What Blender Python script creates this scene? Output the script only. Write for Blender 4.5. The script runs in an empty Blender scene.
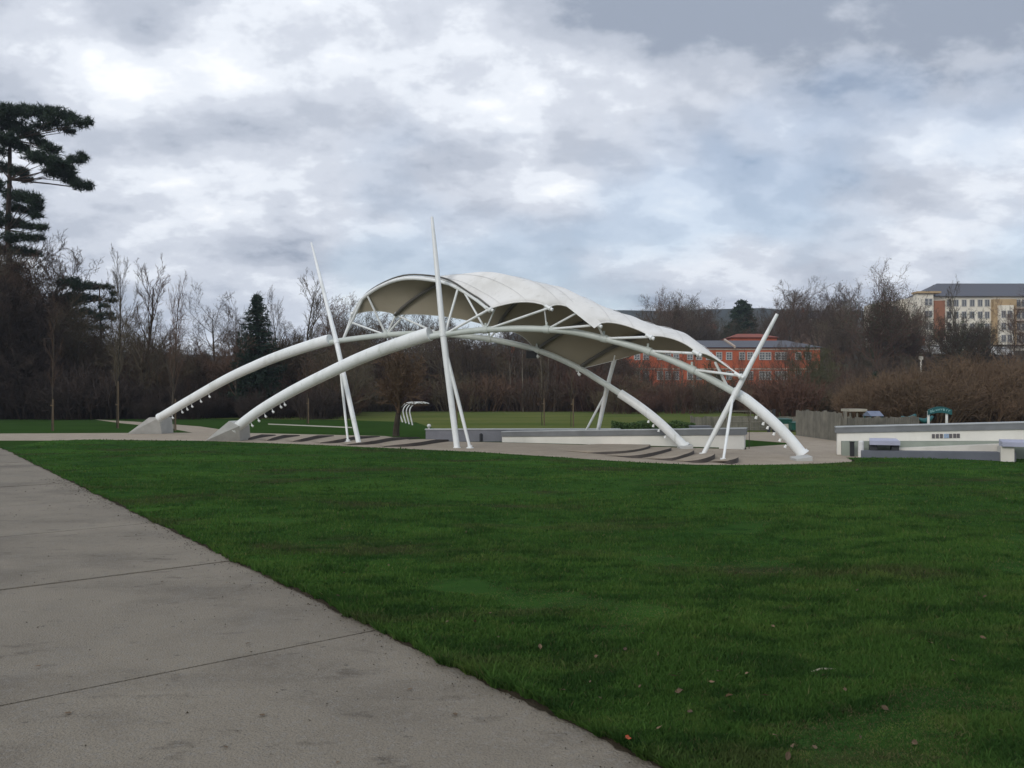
import bpy, math, random
import numpy as np
from mathutils import Vector

# ------------------------------------------------------------------ camera, sky, sun, exposure
SC = bpy.context.scene
C = SC.collection
F, HZ, EYE = 800.0, 395.0, 1.7          # focal length in pixels, horizon row, eye height
cam = bpy.data.cameras.new('camera')
camo = bpy.data.objects.new('camera', cam); C.objects.link(camo)
camo.location = (0, 0, EYE); camo.rotation_euler = (math.radians(90), 0, 0)
cam.sensor_width = 36; cam.lens = F / 1024 * 36
cam.shift_y = (HZ - 384) / 1024
cam.clip_start = 0.05; cam.clip_end = 6000
SC.camera = camo
SC.view_settings.view_transform = 'Standard'; SC.view_settings.look = 'None'
SC.view_settings.gamma = 1; SC.view_settings.use_curve_mapping = False
SC.view_settings.exposure = 0.42

SUN_EL, SUN_AZ = math.radians(28), math.radians(-145)     # azimuth from +Y towards +X
world = bpy.data.worlds.new('World'); SC.world = world; world.use_nodes = True


def build_world():
    nt = world.node_tree; N = nt.nodes; L = nt.links
    N.clear()
    def node(t, **kw):
        n = N.new(t)
        for k, v in kw.items(): setattr(n, k, v)
        return n
    def math_(op, a, b=None, c=None, clamp=False):
        n = node('ShaderNodeMath', operation=op, use_clamp=clamp)
        for i, v in enumerate((a, b, c)):
            if v is None: continue
            if isinstance(v, (int, float)): n.inputs[i].default_value = v
            else: L.new(v, n.inputs[i])
        return n.outputs[0]
    def noise(vec, scale, detail, rough, dist=0.0):
        n = node('ShaderNodeTexNoise'); n.inputs['Scale'].default_value = scale
        n.inputs['Detail'].default_value = detail; n.inputs['Roughness'].default_value = rough
        n.inputs['Distortion'].default_value = dist
        L.new(vec, n.inputs['Vector']); return n.outputs['Fac']
    def comb(x, y, z):
        n = node('ShaderNodeCombineXYZ')
        for i, v in enumerate((x, y, z)):
            if isinstance(v, (int, float)): n.inputs[i].default_value = v
            else: L.new(v, n.inputs[i])
        return n.outputs[0]
    def ramp(fac, stops):
        n = node('ShaderNodeValToRGB'); cr = n.color_ramp; cr.interpolation = 'EASE'
        while len(cr.elements) < len(stops): cr.elements.new(0.5)
        for e, (p, col) in zip(cr.elements, stops):
            e.position = p; e.color = (*col, 1)
        L.new(fac, n.inputs[0]); return n.outputs[0]
    tc = node('ShaderNodeTexCoord')
    sep = node('ShaderNodeSeparateXYZ'); L.new(tc.outputs['Generated'], sep.inputs[0])
    x, y, z = sep.outputs
    zc = math_('MAXIMUM', z, 0.0)
    den = math_('ADD', zc, 0.40)
    u = math_('DIVIDE', x, den); v = math_('DIVIDE', y, den)
    p1 = comb(u, math_('MULTIPLY', v, 1.25), 3.7)
    p2 = comb(math_('ADD', u, -0.06), math_('ADD', math_('MULTIPLY', v, 1.25), 0.12), 3.7)
    a1 = noise(p1, 3.9, 10, 0.585, 0.05); a2 = noise(p2, 3.9, 10, 0.585, 0.05)
    big = noise(comb(math_('MULTIPLY', u, 0.8), v, 11.3), 0.7, 3, 0.5)
    # dense bank of dark cloud over to the north-east, and a thin bright break beside it
    az = math_('ARCTAN2', x, y); el = math_('ARCSINE', z)
    wob = math_('MULTIPLY', math_('SUBTRACT', noise(p1, 1.3, 5, 0.55), 0.5), 2.4)
    def bank(a0, e0, ra, re):
        da = math_('DIVIDE', math_('SUBTRACT', az, a0), ra); de = math_('DIVIDE', math_('SUBTRACT', el, e0), re)
        d2 = math_('ADD', math_('MULTIPLY', da, da), math_('MULTIPLY', de, de))
        return math_('SMOOTH_MIN', 1.0, math_('MAXIMUM', math_('SUBTRACT', math_('ADD', 1.15, wob), math_('SQRT', d2)), 0.0), 0.3)
    dark = bank(0.46, 0.425, 0.50, 0.12)
    brite = bank(-0.03, 0.37, 0.17, 0.12)
    lit = math_('MULTIPLY', math_('SUBTRACT', a1, a2), 0.95)
    t = math_('ADD', math_('ADD', math_('MULTIPLY', a1, 0.95), lit), math_('MULTIPLY', big, 0.35))
    t = math_('SUBTRACT', t, math_('MULTIPLY', dark, 0.50))
    t = math_('ADD', t, math_('MULTIPLY', brite, 0.12))
    col = ramp(math_('SUBTRACT', t, 0.155, clamp=True),
               [(0.05, (0.235, 0.27, 0.335)), (0.32, (0.38, 0.412, 0.475)), (0.54, (0.49, 0.52, 0.58)), (0.70, (0.62, 0.65, 0.70)), (0.90, (0.74, 0.755, 0.775))])
    low = ramp(math_('MULTIPLY', el, 1.0), [(0.0, (0.40, 0.455, 0.55)), (0.22, (0.47, 0.52, 0.60))])
    lowf = math_('SUBTRACT', 0.55, math_('MULTIPLY', zc, 4.2), clamp=True)
    mixc = node('ShaderNodeMix', data_type='RGBA'); L.new(lowf, mixc.inputs[0]); L.new(col, mixc.inputs[6]); L.new(low, mixc.inputs[7])
    sky = node('ShaderNodeTexSky', sky_type='NISHITA'); sky.sun_disc = False
    sky.sun_elevation = SUN_EL; sky.sun_rotation = SUN_AZ
    bg1 = node('ShaderNodeBackground'); bg1.inputs[1].default_value = 0.10; L.new(sky.outputs[0], bg1.inputs[0])
    bg2 = node('ShaderNodeBackground'); bg2.inputs[1].default_value = 1.10; L.new(mixc.outputs[2], bg2.inputs[0])
    gap = noise(comb(u, v, 27.0), 0.9, 5, 0.5)
    cover = math_('MULTIPLY_ADD', math_('SUBTRACT', 0.60, gap), 6.0, 0.6, clamp=True)
    cover = math_('MAXIMUM', cover, 0.62)
    ms = node('ShaderNodeMixShader'); L.new(cover, ms.inputs[0]); L.new(bg1.outputs[0], ms.inputs[1]); L.new(bg2.outputs[0], ms.inputs[2])
    out = node('ShaderNodeOutputWorld'); L.new(ms.outputs[0], out.inputs[0])


build_world()
sun = bpy.data.lights.new('sun', 'SUN'); sun.energy = 1.0; sun.angle = math.radians(22); sun.color = (1, 0.96, 0.9)
suno = bpy.data.objects.new('sun', sun); C.objects.link(suno); suno.location = (-20, -20, 40)
sd = Vector((math.sin(SUN_AZ) * math.cos(SUN_EL), math.cos(SUN_AZ) * math.cos(SUN_EL), math.sin(SUN_EL)))
suno.rotation_euler = (-sd).to_track_quat('-Z', 'Y').to_euler()

rng = np.random.default_rng(7)
random.seed(7)


# ------------------------------------------------------------------ helpers
def P(px, py, d):
    """point seen at photo pixel (px, py) standing d metres from the viewer"""
    return np.array(((px - 512) / F * d, d, EYE + (HZ - py) / F * d))


def G(px, py, z=0.0):
    d = (EYE - z) * F / (py - HZ)
    return np.array(((px - 512) / F * d, d, z))


class MB:
    def __init__(self): self.v = []; self.f = []; self.m = []; self.mi = 0
    def add(self, vs, fs):
        o = len(self.v)
        self.v.extend([tuple(map(float, p)) for p in vs])
        for f in fs: self.f.append(tuple(i + o for i in f)); self.m.append(self.mi)
    def box(self, c, s, rz=0.0, taper=1.0):
        cx, cy, cz = c; sx, sy, sz = (k / 2 for k in s); co, si = math.cos(rz), math.sin(rz)
        vs = []
        for zz, k in ((-sz, 1), (sz, taper)):
            for xx, yy in ((-sx, -sy), (sx, -sy), (sx, sy), (-sx, sy)):
                xx *= k; yy *= k
                vs.append((cx + xx * co - yy * si, cy + xx * si + yy * co, cz + zz))
        self.add(vs, [(3, 2, 1, 0), (4, 5, 6, 7), (0, 1, 5, 4), (1, 2, 6, 5), (2, 3, 7, 6), (3, 0, 4, 7)])
    def wallbox(self, a, b, t, z0, z1, z0b=None, z1b=None):
        """upright slab from plan point a to b, t thick behind the line; heights may differ at b"""
        z0b = z0 if z0b is None else z0b; z1b = z1 if z1b is None else z1b
        a = np.array(a[:2], float); b = np.array(b[:2], float); d = (b - a) / np.linalg.norm(b - a)
        n = np.array((-d[1], d[0])) * t
        self.add([(*a, z0), (*b, z0b), (*(b + n), z0b), (*(a + n), z0), (*a, z1), (*b, z1b), (*(b + n), z1b), (*(a + n), z1)],
                 [(3, 2, 1, 0), (4, 5, 6, 7), (0, 1, 5, 4), (1, 2, 6, 5), (2, 3, 7, 6), (3, 0, 4, 7)])
    def prism(self, poly, z0, z1):
        n = len(poly); zt = z1 if hasattr(z1, '__len__') else [z1] * n; zb = z0 if hasattr(z0, '__len__') else [z0] * n
        a = sum(poly[i][0] * poly[(i + 1) % n][1] - poly[(i + 1) % n][0] * poly[i][1] for i in range(n))
        if a < 0: poly = poly[::-1]; zt = list(zt)[::-1]; zb = list(zb)[::-1]
        vs = [(p[0], p[1], zb[i]) for i, p in enumerate(poly)] + [(p[0], p[1], zt[i]) for i, p in enumerate(poly)]
        mi = self.mi
        self.add(vs, [tuple(range(n))[::-1]] + [(i, (i + 1) % n, n + (i + 1) % n, n + i) for i in range(n)])
        self.add(vs[n:], [tuple(range(n))])
        return len(self.f) - 1
    def tube(self, pts, rad, n=8, cap=True):
        pts = [np.asarray(p, float) for p in pts]; m = len(pts)
        if not hasattr(rad, '__len__'): rad = [rad] * m
        vs = []; ref = None
        for i in range(m):
            t = pts[min(i + 1, m - 1)] - pts[max(i - 1, 0)]; t = t / (np.linalg.norm(t) + 1e-12)
            if ref is None:
                ref = np.array((0, 0, 1.)) if abs(t[2]) < 0.9 else np.array((1., 0, 0))
            a = ref - t * np.dot(ref, t); a /= (np.linalg.norm(a) + 1e-12); b = np.cross(t, a); ref = a
            for k in range(n):
                w = 2 * math.pi * k / n
                vs.append(pts[i] + rad[i] * (a * math.cos(w) + b * math.sin(w)))
        fs = [(i * n + k, i * n + (k + 1) % n, (i + 1) * n + (k + 1) % n, (i + 1) * n + k) for i in range(m - 1) for k in range(n)]
        if cap: fs += [tuple(range(n))[::-1], tuple((m - 1) * n + k for k in range(n))]
        self.add(vs, fs)
    def tri(self, a, b, c): self.add([a, b, c], [(0, 1, 2)])
    def build(self, name, mat, parent=None, smooth=False):
        me = bpy.data.meshes.new(name)
        me.from_pydata(self.v, [], self.f)
        for m in (mat if isinstance(mat, (list, tuple)) else [mat]): me.materials.append(m)
        if any(self.m): me.polygons.foreach_set('material_index', self.m)
        if smooth: me.polygons.foreach_set('use_smooth', [True] * len(me.polygons))
        me.update()
        o = bpy.data.objects.new(name, me); C.objects.link(o)
        if parent is not None:
            o.parent = parent; o.matrix_parent_inverse = parent.matrix_basis.inverted()
        return o


def smooth_edges(o, deg=40):
    o.data.polygons.foreach_set('use_smooth', [True] * len(o.data.polygons))
    o.data.set_sharp_from_angle(angle=math.radians(deg))
    return o


def tag(o, label=None, cat=None, group=None, kind=None):
    if label: o['label'] = label
    if cat: o['category'] = cat
    if group: o['group'] = group
    if kind: o['kind'] = kind
    return o


def thing(name, label, cat, loc=(0, 0, 0), group=None):
    o = bpy.data.objects.new(name, None); C.objects.link(o); o.location = tuple(float(k) for k in loc)
    o.empty_display_size = 0.3
    return tag(o, label, cat, group)


def copy_tree(o, parent=None):
    c = o.copy(); C.objects.link(c)
    if parent is not None: c.parent = parent
    for ch in o.children: copy_tree(ch, c)
    return c


def mat(name, col, rough=0.7, var=0.25, scale=3.0, col2=None, detail=5, bump=0.0, bscale=30.0, metal=0.0, spec=0.4,
        rand=0.0, attr=None, stain=None, rand_col=None, transl=0.0):
    """principled with noise between col and col2 (object space), optional per-object random shift, per-vertex tint and stains"""
    m = bpy.data.materials.new(name); m.use_nodes = True
    nt = m.node_tree; N = nt.nodes; L = nt.links; b = N['Principled BSDF']
    b.inputs['Roughness'].default_value = rough; b.inputs['Metallic'].default_value = metal
    b.inputs['Specular IOR Level'].default_value = spec
    tc = N.new('ShaderNodeTexCoord')
    if col2 is None: col2 = tuple(c * (1 - var) for c in col)
    no = N.new('ShaderNodeTexNoise'); no.inputs['Scale'].default_value = scale; no.inputs['Detail'].default_value = detail
    no.inputs['Roughness'].default_value = 0.6
    L.new(tc.outputs['Object'], no.inputs['Vector'])
    rp = N.new('ShaderNodeValToRGB'); rp.color_ramp.elements[0].position = 0.32; rp.color_ramp.elements[1].position = 0.68
    rp.color_ramp.elements[0].color = (*col2, 1); rp.color_ramp.elements[1].color = (*col, 1)
    L.new(no.outputs['Fac'], rp.inputs[0]); cur = rp.outputs[0]
    def mix(fac, a, bcol, mode='MIX'):
        x = N.new('ShaderNodeMix'); x.data_type = 'RGBA'; x.blend_type = mode
        if isinstance(fac, float): x.inputs[0].default_value = fac
        else: L.new(fac, x.inputs[0])
        L.new(a, x.inputs[6])
        if isinstance(bcol, tuple): x.inputs[7].default_value = (*bcol, 1)
        else: L.new(bcol, x.inputs[7])
        return x.outputs[2]
    for st in (stain or []):
        scol, sscale, lo, hi, stretch, amt = st
        mp = N.new('ShaderNodeMapping'); mp.inputs['Scale'].default_value = stretch
        L.new(tc.outputs['Object'], mp.inputs[0])
        n2 = N.new('ShaderNodeTexNoise'); n2.inputs['Scale'].default_value = sscale; n2.inputs['Detail'].default_value = 6
        n2.inputs['Roughness'].default_value = 0.62
        L.new(mp.outputs[0], n2.inputs['Vector'])
        mr = N.new('ShaderNodeMapRange'); mr.inputs[1].default_value = lo; mr.inputs[2].default_value = hi; mr.inputs[4].default_value = amt
        L.new(n2.outputs['Fac'], mr.inputs[0])
        cur = mix(mr.outputs[0], cur, scol)
    if rand_col is not None:
        oi = N.new('ShaderNodeObjectInfo')
        rr = N.new('ShaderNodeValToRGB'); rr.color_ramp.interpolation = 'CONSTANT'
        els = rr.color_ramp.elements
        while len(els) < len(rand_col): els.new(0.5)
        for i, c in enumerate(rand_col): els[i].position = i / len(rand_col); els[i].color = (*c, 1)
        L.new(oi.outputs['Random'], rr.inputs[0])
        cur = mix(0.75, cur, rr.outputs[0])
    if rand:
        oi = N.new('ShaderNodeObjectInfo')
        mr = N.new('ShaderNodeMapRange'); mr.inputs[3].default_value = 1 - rand; mr.inputs[4].default_value = 1 + rand
        L.new(oi.outputs['Random'], mr.inputs[0])
        cur = mix(1.0, cur, mr.outputs[0], 'MULTIPLY')
    if attr:
        at = N.new('ShaderNodeAttribute'); at.attribute_name = attr[0]
        r2 = N.new('ShaderNodeValToRGB'); els = r2.color_ramp.elements
        while len(els) < len(attr[1]): els.new(0.5)
        for i, (p, c) in enumerate(attr[1]): els[i].position = p; els[i].color = (*c, 1)
        L.new(at.outputs['Fac'], r2.inputs[0])
        cur = mix(attr[2], cur, r2.outputs[0])
    L.new(cur, b.inputs['Base Color'])
    if bump:
        n3 = N.new('ShaderNodeTexNoise'); n3.inputs['Scale'].default_value = bscale; n3.inputs['Detail'].default_value = 4
        L.new(tc.outputs['Object'], n3.inputs['Vector'])
        bp = N.new('ShaderNodeBump'); bp.inputs['Strength'].default_value = bump; bp.inputs['Distance'].default_value = 0.02
        L.new(n3.outputs['Fac'], bp.inputs['Height']); L.new(bp.outputs[0], b.inputs['Normal'])
    if transl:
        tr = N.new('ShaderNodeBsdfTranslucent'); L.new(cur, tr.inputs[0])
        ms = N.new('ShaderNodeMixShader'); ms.inputs[0].default_value = transl
        L.new(b.outputs[0], ms.inputs[1]); L.new(tr.outputs[0], ms.inputs[2])
        L.new(ms.outputs[0], N['Material Output'].inputs[0])
    return m


M = {}
M['white_steel'] = mat('white_paint', (0.82, 0.84, 0.83), 0.38, scale=1.2, col2=(0.75, 0.77, 0.76), spec=0.5,
                       stain=[((0.42, 0.44, 0.38), 1.5, 0.52, 0.74, (1, 1, 0.35), 0.5), ((0.30, 0.32, 0.25), 7.0, 0.60, 0.72, (1, 1, 0.25), 0.45)])
M['steel_tube'] = mat('weathered_white_paint', (0.60, 0.64, 0.60), 0.45, scale=1.6, col2=(0.49, 0.53, 0.49), spec=0.45)
M['fabric'] = mat('white_membrane', (0.77, 0.765, 0.74), 0.55, scale=0.8, col2=(0.69, 0.685, 0.66),
                  stain=[((0.52, 0.51, 0.47), 1.2, 0.50, 0.75, (1, 1, 1), 0.55), ((0.40, 0.39, 0.35), 5.0, 0.58, 0.72, (0.6, 1.4, 0.6), 0.4)])
M['seam'] = mat('membrane_seam', (0.66, 0.66, 0.65), 0.6)
M['shaded_underside'] = mat('beige_underside_with_shade', (0.32, 0.285, 0.215), 0.75, scale=0.7, col2=(0.275, 0.245, 0.18))  # beige underside, darkened so the canopy's own shade sits in the colour
M['rib'] = mat('shade_dark_rib_paint', (0.11, 0.105, 0.09), 0.5, scale=2)  # cross ribs are white steel; the dark tone is painted-in canopy shade
M['concrete_pad'] = mat('pale_concrete', (0.48, 0.48, 0.455), 0.85, scale=2.5, col2=(0.38, 0.38, 0.36), bump=0.3, bscale=25)
M['path'] = mat('path_concrete', (0.245, 0.214, 0.166), 0.85, scale=0.8, col2=(0.190, 0.165, 0.128), detail=9, bump=0.8, bscale=75,
                stain=[((0.070, 0.058, 0.046), 0.45, 0.48, 0.70, (1.0, 1.8, 1), 0.6),
                       ((0.045, 0.034, 0.026), 2.3, 0.59, 0.72, (1.0, 2.2, 1), 0.6),
                       ((0.20, 0.185, 0.16), 1.4, 0.56, 0.74, (1.6, 1.0, 1), 0.5),
                       ((0.235, 0.22, 0.195), 34.0, 0.52, 0.64, (1, 1, 1), 0.5),
                       ((0.055, 0.05, 0.042), 95.0, 0.56, 0.66, (1, 1, 1), 0.55),
                       ((0.36, 0.34, 0.30), 130.0, 0.63, 0.68, (1, 1, 1), 0.7),
                       ((0.035, 0.03, 0.025), 9.0, 0.66, 0.70, (1, 1.4, 1), 0.6)], spec=0.3)
M['edge_soil'] = mat('edge_soil', (0.060, 0.048, 0.032), 0.95, scale=9, col2=(0.030, 0.026, 0.018), bump=0.6, bscale=80, spec=0.05)
M['joint'] = mat('joint_dirt', (0.030, 0.026, 0.020), 0.95)
M['gravel'] = mat('resin_gravel', (0.335, 0.282, 0.215), 0.9, scale=1.5, col2=(0.26, 0.215, 0.162), bump=0.5, bscale=60,
                  stain=[((0.2, 0.17, 0.13), 1.1, 0.55, 0.8, (1, 1, 1), 0.5), ((0.48, 0.42, 0.34), 14, 0.5, 0.75, (1, 1, 1), 0.4)])
M['riser'] = mat('dark_stone_riser', (0.085, 0.073, 0.065), 0.8, scale=4)
M['soil'] = mat('earth', (0.05, 0.055, 0.028), 0.95, scale=0.25, col2=(0.035, 0.035, 0.02))
M['lawn'] = mat('lawn_ground', (0.034, 0.080, 0.019), 0.95, scale=0.35, col2=(0.022, 0.056, 0.014), detail=8, bump=0.6, bscale=18,
                stain=[((0.042, 0.038, 0.022), 0.30, 0.53, 0.64, (1, 2.6, 1), 0.8),
                       ((0.050, 0.112, 0.022), 0.22, 0.48, 0.66, (1, 2.2, 1), 0.7),
                       ((0.012, 0.034, 0.010), 1.3, 0.53, 0.66, (1, 2.0, 1), 0.8)], spec=0.0)
M['blade'] = mat('grass_blade', (0.062, 0.130, 0.029), 0.95, scale=0.35, col2=(0.042, 0.092, 0.022), spec=0.0, transl=0.3,
                 stain=[((0.072, 0.062, 0.036), 0.30, 0.53, 0.62, (1, 2.6, 1), 0.8),
                        ((0.088, 0.165, 0.034), 0.22, 0.48, 0.62, (1, 2.2, 1), 0.7),
                        ((0.125, 0.170, 0.045), 2.6, 0.53, 0.66, (1, 1.8, 1), 0.65),
                        ((0.016, 0.044, 0.014), 1.5, 0.50, 0.58, (1, 2.0, 1), 0.9),
                        ((0.085, 0.070, 0.045), 5.0, 0.62, 0.70, (1, 1.6, 1), 0.7)],
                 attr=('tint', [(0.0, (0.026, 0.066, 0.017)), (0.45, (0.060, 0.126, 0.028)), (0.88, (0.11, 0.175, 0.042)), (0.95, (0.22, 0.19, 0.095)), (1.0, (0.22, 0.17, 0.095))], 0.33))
M['far_lawn'] = mat('far_grass', (0.125, 0.135, 0.045), 0.9, scale=0.12, col2=(0.085, 0.11, 0.032), detail=8, bump=0.4, bscale=10,
                    stain=[((0.046, 0.080, 0.02), 0.08, 0.5, 0.66, (0.6, 2.5, 1), 0.7)], spec=0.0)
M['mid_lawn'] = mat('mid_grass', (0.034, 0.070, 0.016), 0.9, scale=0.3, col2=(0.024, 0.050, 0.013), detail=8, bump=0.4, bscale=12, spec=0.0)
M['woodfloor'] = mat('leaf_litter_slope', (0.052, 0.042, 0.030), 0.95, scale=0.12, col2=(0.034, 0.030, 0.021), detail=8, bump=0.6, bscale=3,
                     stain=[((0.04, 0.06, 0.022), 0.05, 0.55, 0.65, (1, 1, 1), 0.7)], spec=0.1)
M['hill'] = mat('wooded_hill', (0.030, 0.036, 0.022), 0.95, scale=0.02, col2=(0.018, 0.022, 0.016), detail=9, spec=0.05)
M['bark'] = mat('bark', (0.075, 0.062, 0.046), 0.9, scale=3, col2=(0.045, 0.038, 0.028), rand=0.3, spec=0.15)
BROWNS = [(0.088, 0.064, 0.046), (0.110, 0.072, 0.050), (0.094, 0.078, 0.052), (0.125, 0.078, 0.056), (0.080, 0.064, 0.050), (0.105, 0.090, 0.060)]
M['twig'] = mat('winter_twigs', (0.07, 0.05, 0.037), 0.9, scale=1, rand_col=BROWNS, rand=0.2, spec=0.1)
M['shrub'] = mat('shrub_twigs', (0.085, 0.052, 0.036), 0.9, scale=0.8,
                 rand_col=[(0.100, 0.060, 0.045), (0.125, 0.070, 0.052), (0.085, 0.064, 0.044), (0.078, 0.060, 0.045), (0.13, 0.082, 0.052), (0.10, 0.085, 0.052)], rand=0.2, spec=0.1)
M['darkshrub'] = mat('dark_twigs', (0.060, 0.045, 0.038), 0.9, scale=0.7, col2=(0.042, 0.034, 0.028), rand=0.25, spec=0.05)
M['redshrub'] = mat('red_brown_twigs', (0.155, 0.100, 0.064), 0.9, scale=0.5, col2=(0.110, 0.080, 0.052), rand=0.15, spec=0.1)
M['ivy'] = mat('ivy_leaf', (0.065, 0.075, 0.036), 0.6, scale=2, col2=(0.040, 0.05, 0.025), spec=0.3)
M['needle'] = mat('pine_needles', (0.030, 0.054, 0.025), 0.6, scale=1.2, col2=(0.018, 0.034, 0.018), spec=0.25)
M['spruce'] = mat('spruce_needles', (0.026, 0.046, 0.028), 0.6, scale=1.2, col2=(0.014, 0.028, 0.018), spec=0.25)
M['pinebark'] = mat('pine_bark', (0.075, 0.055, 0.042), 0.9, scale=4, col2=(0.045, 0.035, 0.03), spec=0.15)
M['palebark'] = mat('pale_bark', (0.24, 0.215, 0.17), 0.9, scale=4, col2=(0.15, 0.13, 0.10), spec=0.1)
M['olivetwig'] = mat('olive_twigs', (0.085, 0.085, 0.045), 0.9, scale=1, col2=(0.06, 0.058, 0.032), rand=0.2, spec=0.1)
M['hedge'] = mat('hedge_leaf', (0.075, 0.135, 0.03), 0.6, scale=2, col2=(0.05, 0.09, 0.022), spec=0.3)
M['cream_wall'] = mat('cream_render', (0.78, 0.755, 0.69), 0.8, scale=0.9, col2=(0.68, 0.66, 0.60),
                      stain=[((0.46, 0.45, 0.38), 0.8, 0.55, 0.75, (1, 1, 0.3), 0.5)])
M['cap'] = mat('grey_coping', (0.19, 0.20, 0.205), 0.6, scale=2)
M['captop'] = mat('pale_coping_top', (0.44, 0.46, 0.46), 0.6, scale=2)
M['greywall'] = mat('grey_wall', (0.215, 0.22, 0.245), 0.8, scale=1.5, bump=0.2)
M['ledge'] = mat('greenish_concrete', (0.27, 0.30, 0.26), 0.85, scale=1.6, col2=(0.2, 0.23, 0.19), bump=0.2)
M['plinth'] = mat('slate_plinth', (0.135, 0.145, 0.17), 0.75, scale=1.5, bump=0.2)
M['palestrip'] = mat('pale_concrete_strip', (0.66, 0.63, 0.56), 0.8, scale=1.2)
M['lavender'] = mat('lilac_bench_slab', (0.42, 0.43, 0.54), 0.5, scale=1)
M['dark'] = mat('dark_metal', (0.03, 0.032, 0.036), 0.6)
M['plaque'] = mat('dark_plaque', (0.12, 0.11, 0.115), 0.5)
M['blueplaque'] = mat('blue_plaque', (0.30, 0.40, 0.55), 0.5)
M['white'] = mat('white_paint_plain', (0.75, 0.75, 0.73), 0.5, scale=3)
M['frame_paint'] = mat('aged_window_paint', (0.52, 0.51, 0.48), 0.6, scale=0.5)
M['fence'] = mat('weathered_boards', (0.215, 0.200, 0.160), 0.9, scale=2.2, col2=(0.13, 0.122, 0.10),
                 stain=[((0.06, 0.065, 0.05), 3, 0.5, 0.7, (4, 4, 0.3), 0.6)])
M['brick'] = mat('orange_brick', (0.45, 0.110, 0.050), 0.85, scale=0.8, col2=(0.36, 0.09, 0.043))
M['oldbrick'] = mat('dull_brown_brick', (0.20, 0.135, 0.10), 0.85, scale=0.8)
M['redroof'] = mat('red_clay_roof', (0.25, 0.07, 0.045), 0.85, scale=0.8)
M['slate'] = mat('slate_roof', (0.075, 0.077, 0.092), 0.6, scale=0.6, col2=(0.07, 0.075, 0.095))
M['stone_trim'] = mat('stone_trim', (0.5, 0.40, 0.32), 0.8)
M['glass'] = mat('window_glass', (0.13, 0.14, 0.15), 0.1, spec=0.8)
M['creamhouse'] = mat('cream_apartment_render', (0.80, 0.755, 0.64), 0.8, scale=0.3, col2=(0.72, 0.675, 0.57))
M['ochre'] = mat('ochre_render', (0.47, 0.34, 0.19), 0.8, scale=0.4)
M['terracotta'] = mat('terracotta_render', (0.34, 0.15, 0.085), 0.8, scale=0.4)
M['teal'] = mat('teal_paint', (0.015, 0.105, 0.11), 0.5, scale=2)
M['palteal'] = mat('pale_teal_lettering', (0.35, 0.62, 0.62), 0.5)
M['green_bin'] = mat('green_plastic', (0.012, 0.085, 0.062), 0.5, scale=2)
M['bluegrey'] = mat('blue_grey_roof', (0.17, 0.20, 0.28), 0.6)
M['palewood'] = mat('pale_wood', (0.42, 0.39, 0.32), 0.8, scale=3)
M['stake'] = mat('stake_wood', (0.14, 0.10, 0.06), 0.9, scale=4)
M['tyre'] = mat('tyre_rubber', (0.02, 0.02, 0.02), 0.9)
M['leaf'] = mat('dry_leaf', (0.15, 0.10, 0.055), 0.8, scale=12, col2=(0.085, 0.055, 0.032), rand=0.45)
M['redleaf'] = mat('orange_leaf', (0.42, 0.075, 0.02), 0.7, scale=12)
M['stick'] = mat('pale_stick', (0.36, 0.34, 0.25), 0.8, scale=10)

# ------------------------------------------------------------------ ground, lawns, path, plaza
def smoothstep(a, b, x):
    t = np.clip((x - a) / (b - a), 0, 1); return t * t * (3 - 2 * t)


def terrain(x, y):
    x = np.asarray(x, float); y = np.asarray(y, float)
    top = 5.0 + 6.5 * smoothstep(25, 80, x) + 2.0 * smoothstep(-20, -80, x)
    h = top * smoothstep(84, 165, y) + 10 * smoothstep(170, 420, y)
    h += 0.5 * np.sin(x * 0.11 + 1) * np.sin(y * 0.09) * smoothstep(90, 130, y)
    return h - 0.06


def grid_sheet(name, xs, ys, zf, material):
    X, Y = np.meshgrid(xs, ys); Z = zf(X, Y)
    nx, ny = len(xs), len(ys); b = MB()
    b.v = [tuple(map(float, p)) for p in zip(X.ravel(), Y.ravel(), Z.ravel())]
    b.f = [(j * nx + i, j * nx + i + 1, (j + 1) * nx + i + 1, (j + 1) * nx + i) for j in range(ny - 1) for i in range(nx - 1)]
    b.m = [0] * len(b.f)
    o = b.build(name, material, smooth=True); o['kind'] = 'structure'
    return o


xs = np.concatenate([np.linspace(-1400, -220, 14), np.linspace(-200, 200, 81), np.linspace(220, 1400, 14)])
ys = np.concatenate([np.linspace(-400, -20, 8), np.linspace(0, 80, 17), np.linspace(84, 200, 40), np.linspace(210, 900, 40)])
grid_sheet('ground', xs, ys, terrain, M['woodfloor'])


def flat(name, poly, z, material, thick=0.05):
    b = MB(); b.prism([tuple(p[:2]) for p in poly], z - thick, z)
    o = b.build(name, material); o['kind'] = 'structure'; return o


# far playing field and the greener strip in front of it
flat('far_lawn', [(-32, 46), (-8, 32), (60, 32), (72, 66), (60, 84), (-12, 88), (-24, 62)], -0.012, M['far_lawn'])
flat('near_field', [(-60, 26), (14, 26), (13, 33), (3, 34), (-3, 37), (-4.5, 43), (-6, 50), (-12, 55), (-30, 60), (-60, 62)], -0.004, M['mid_lawn'])

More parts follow.
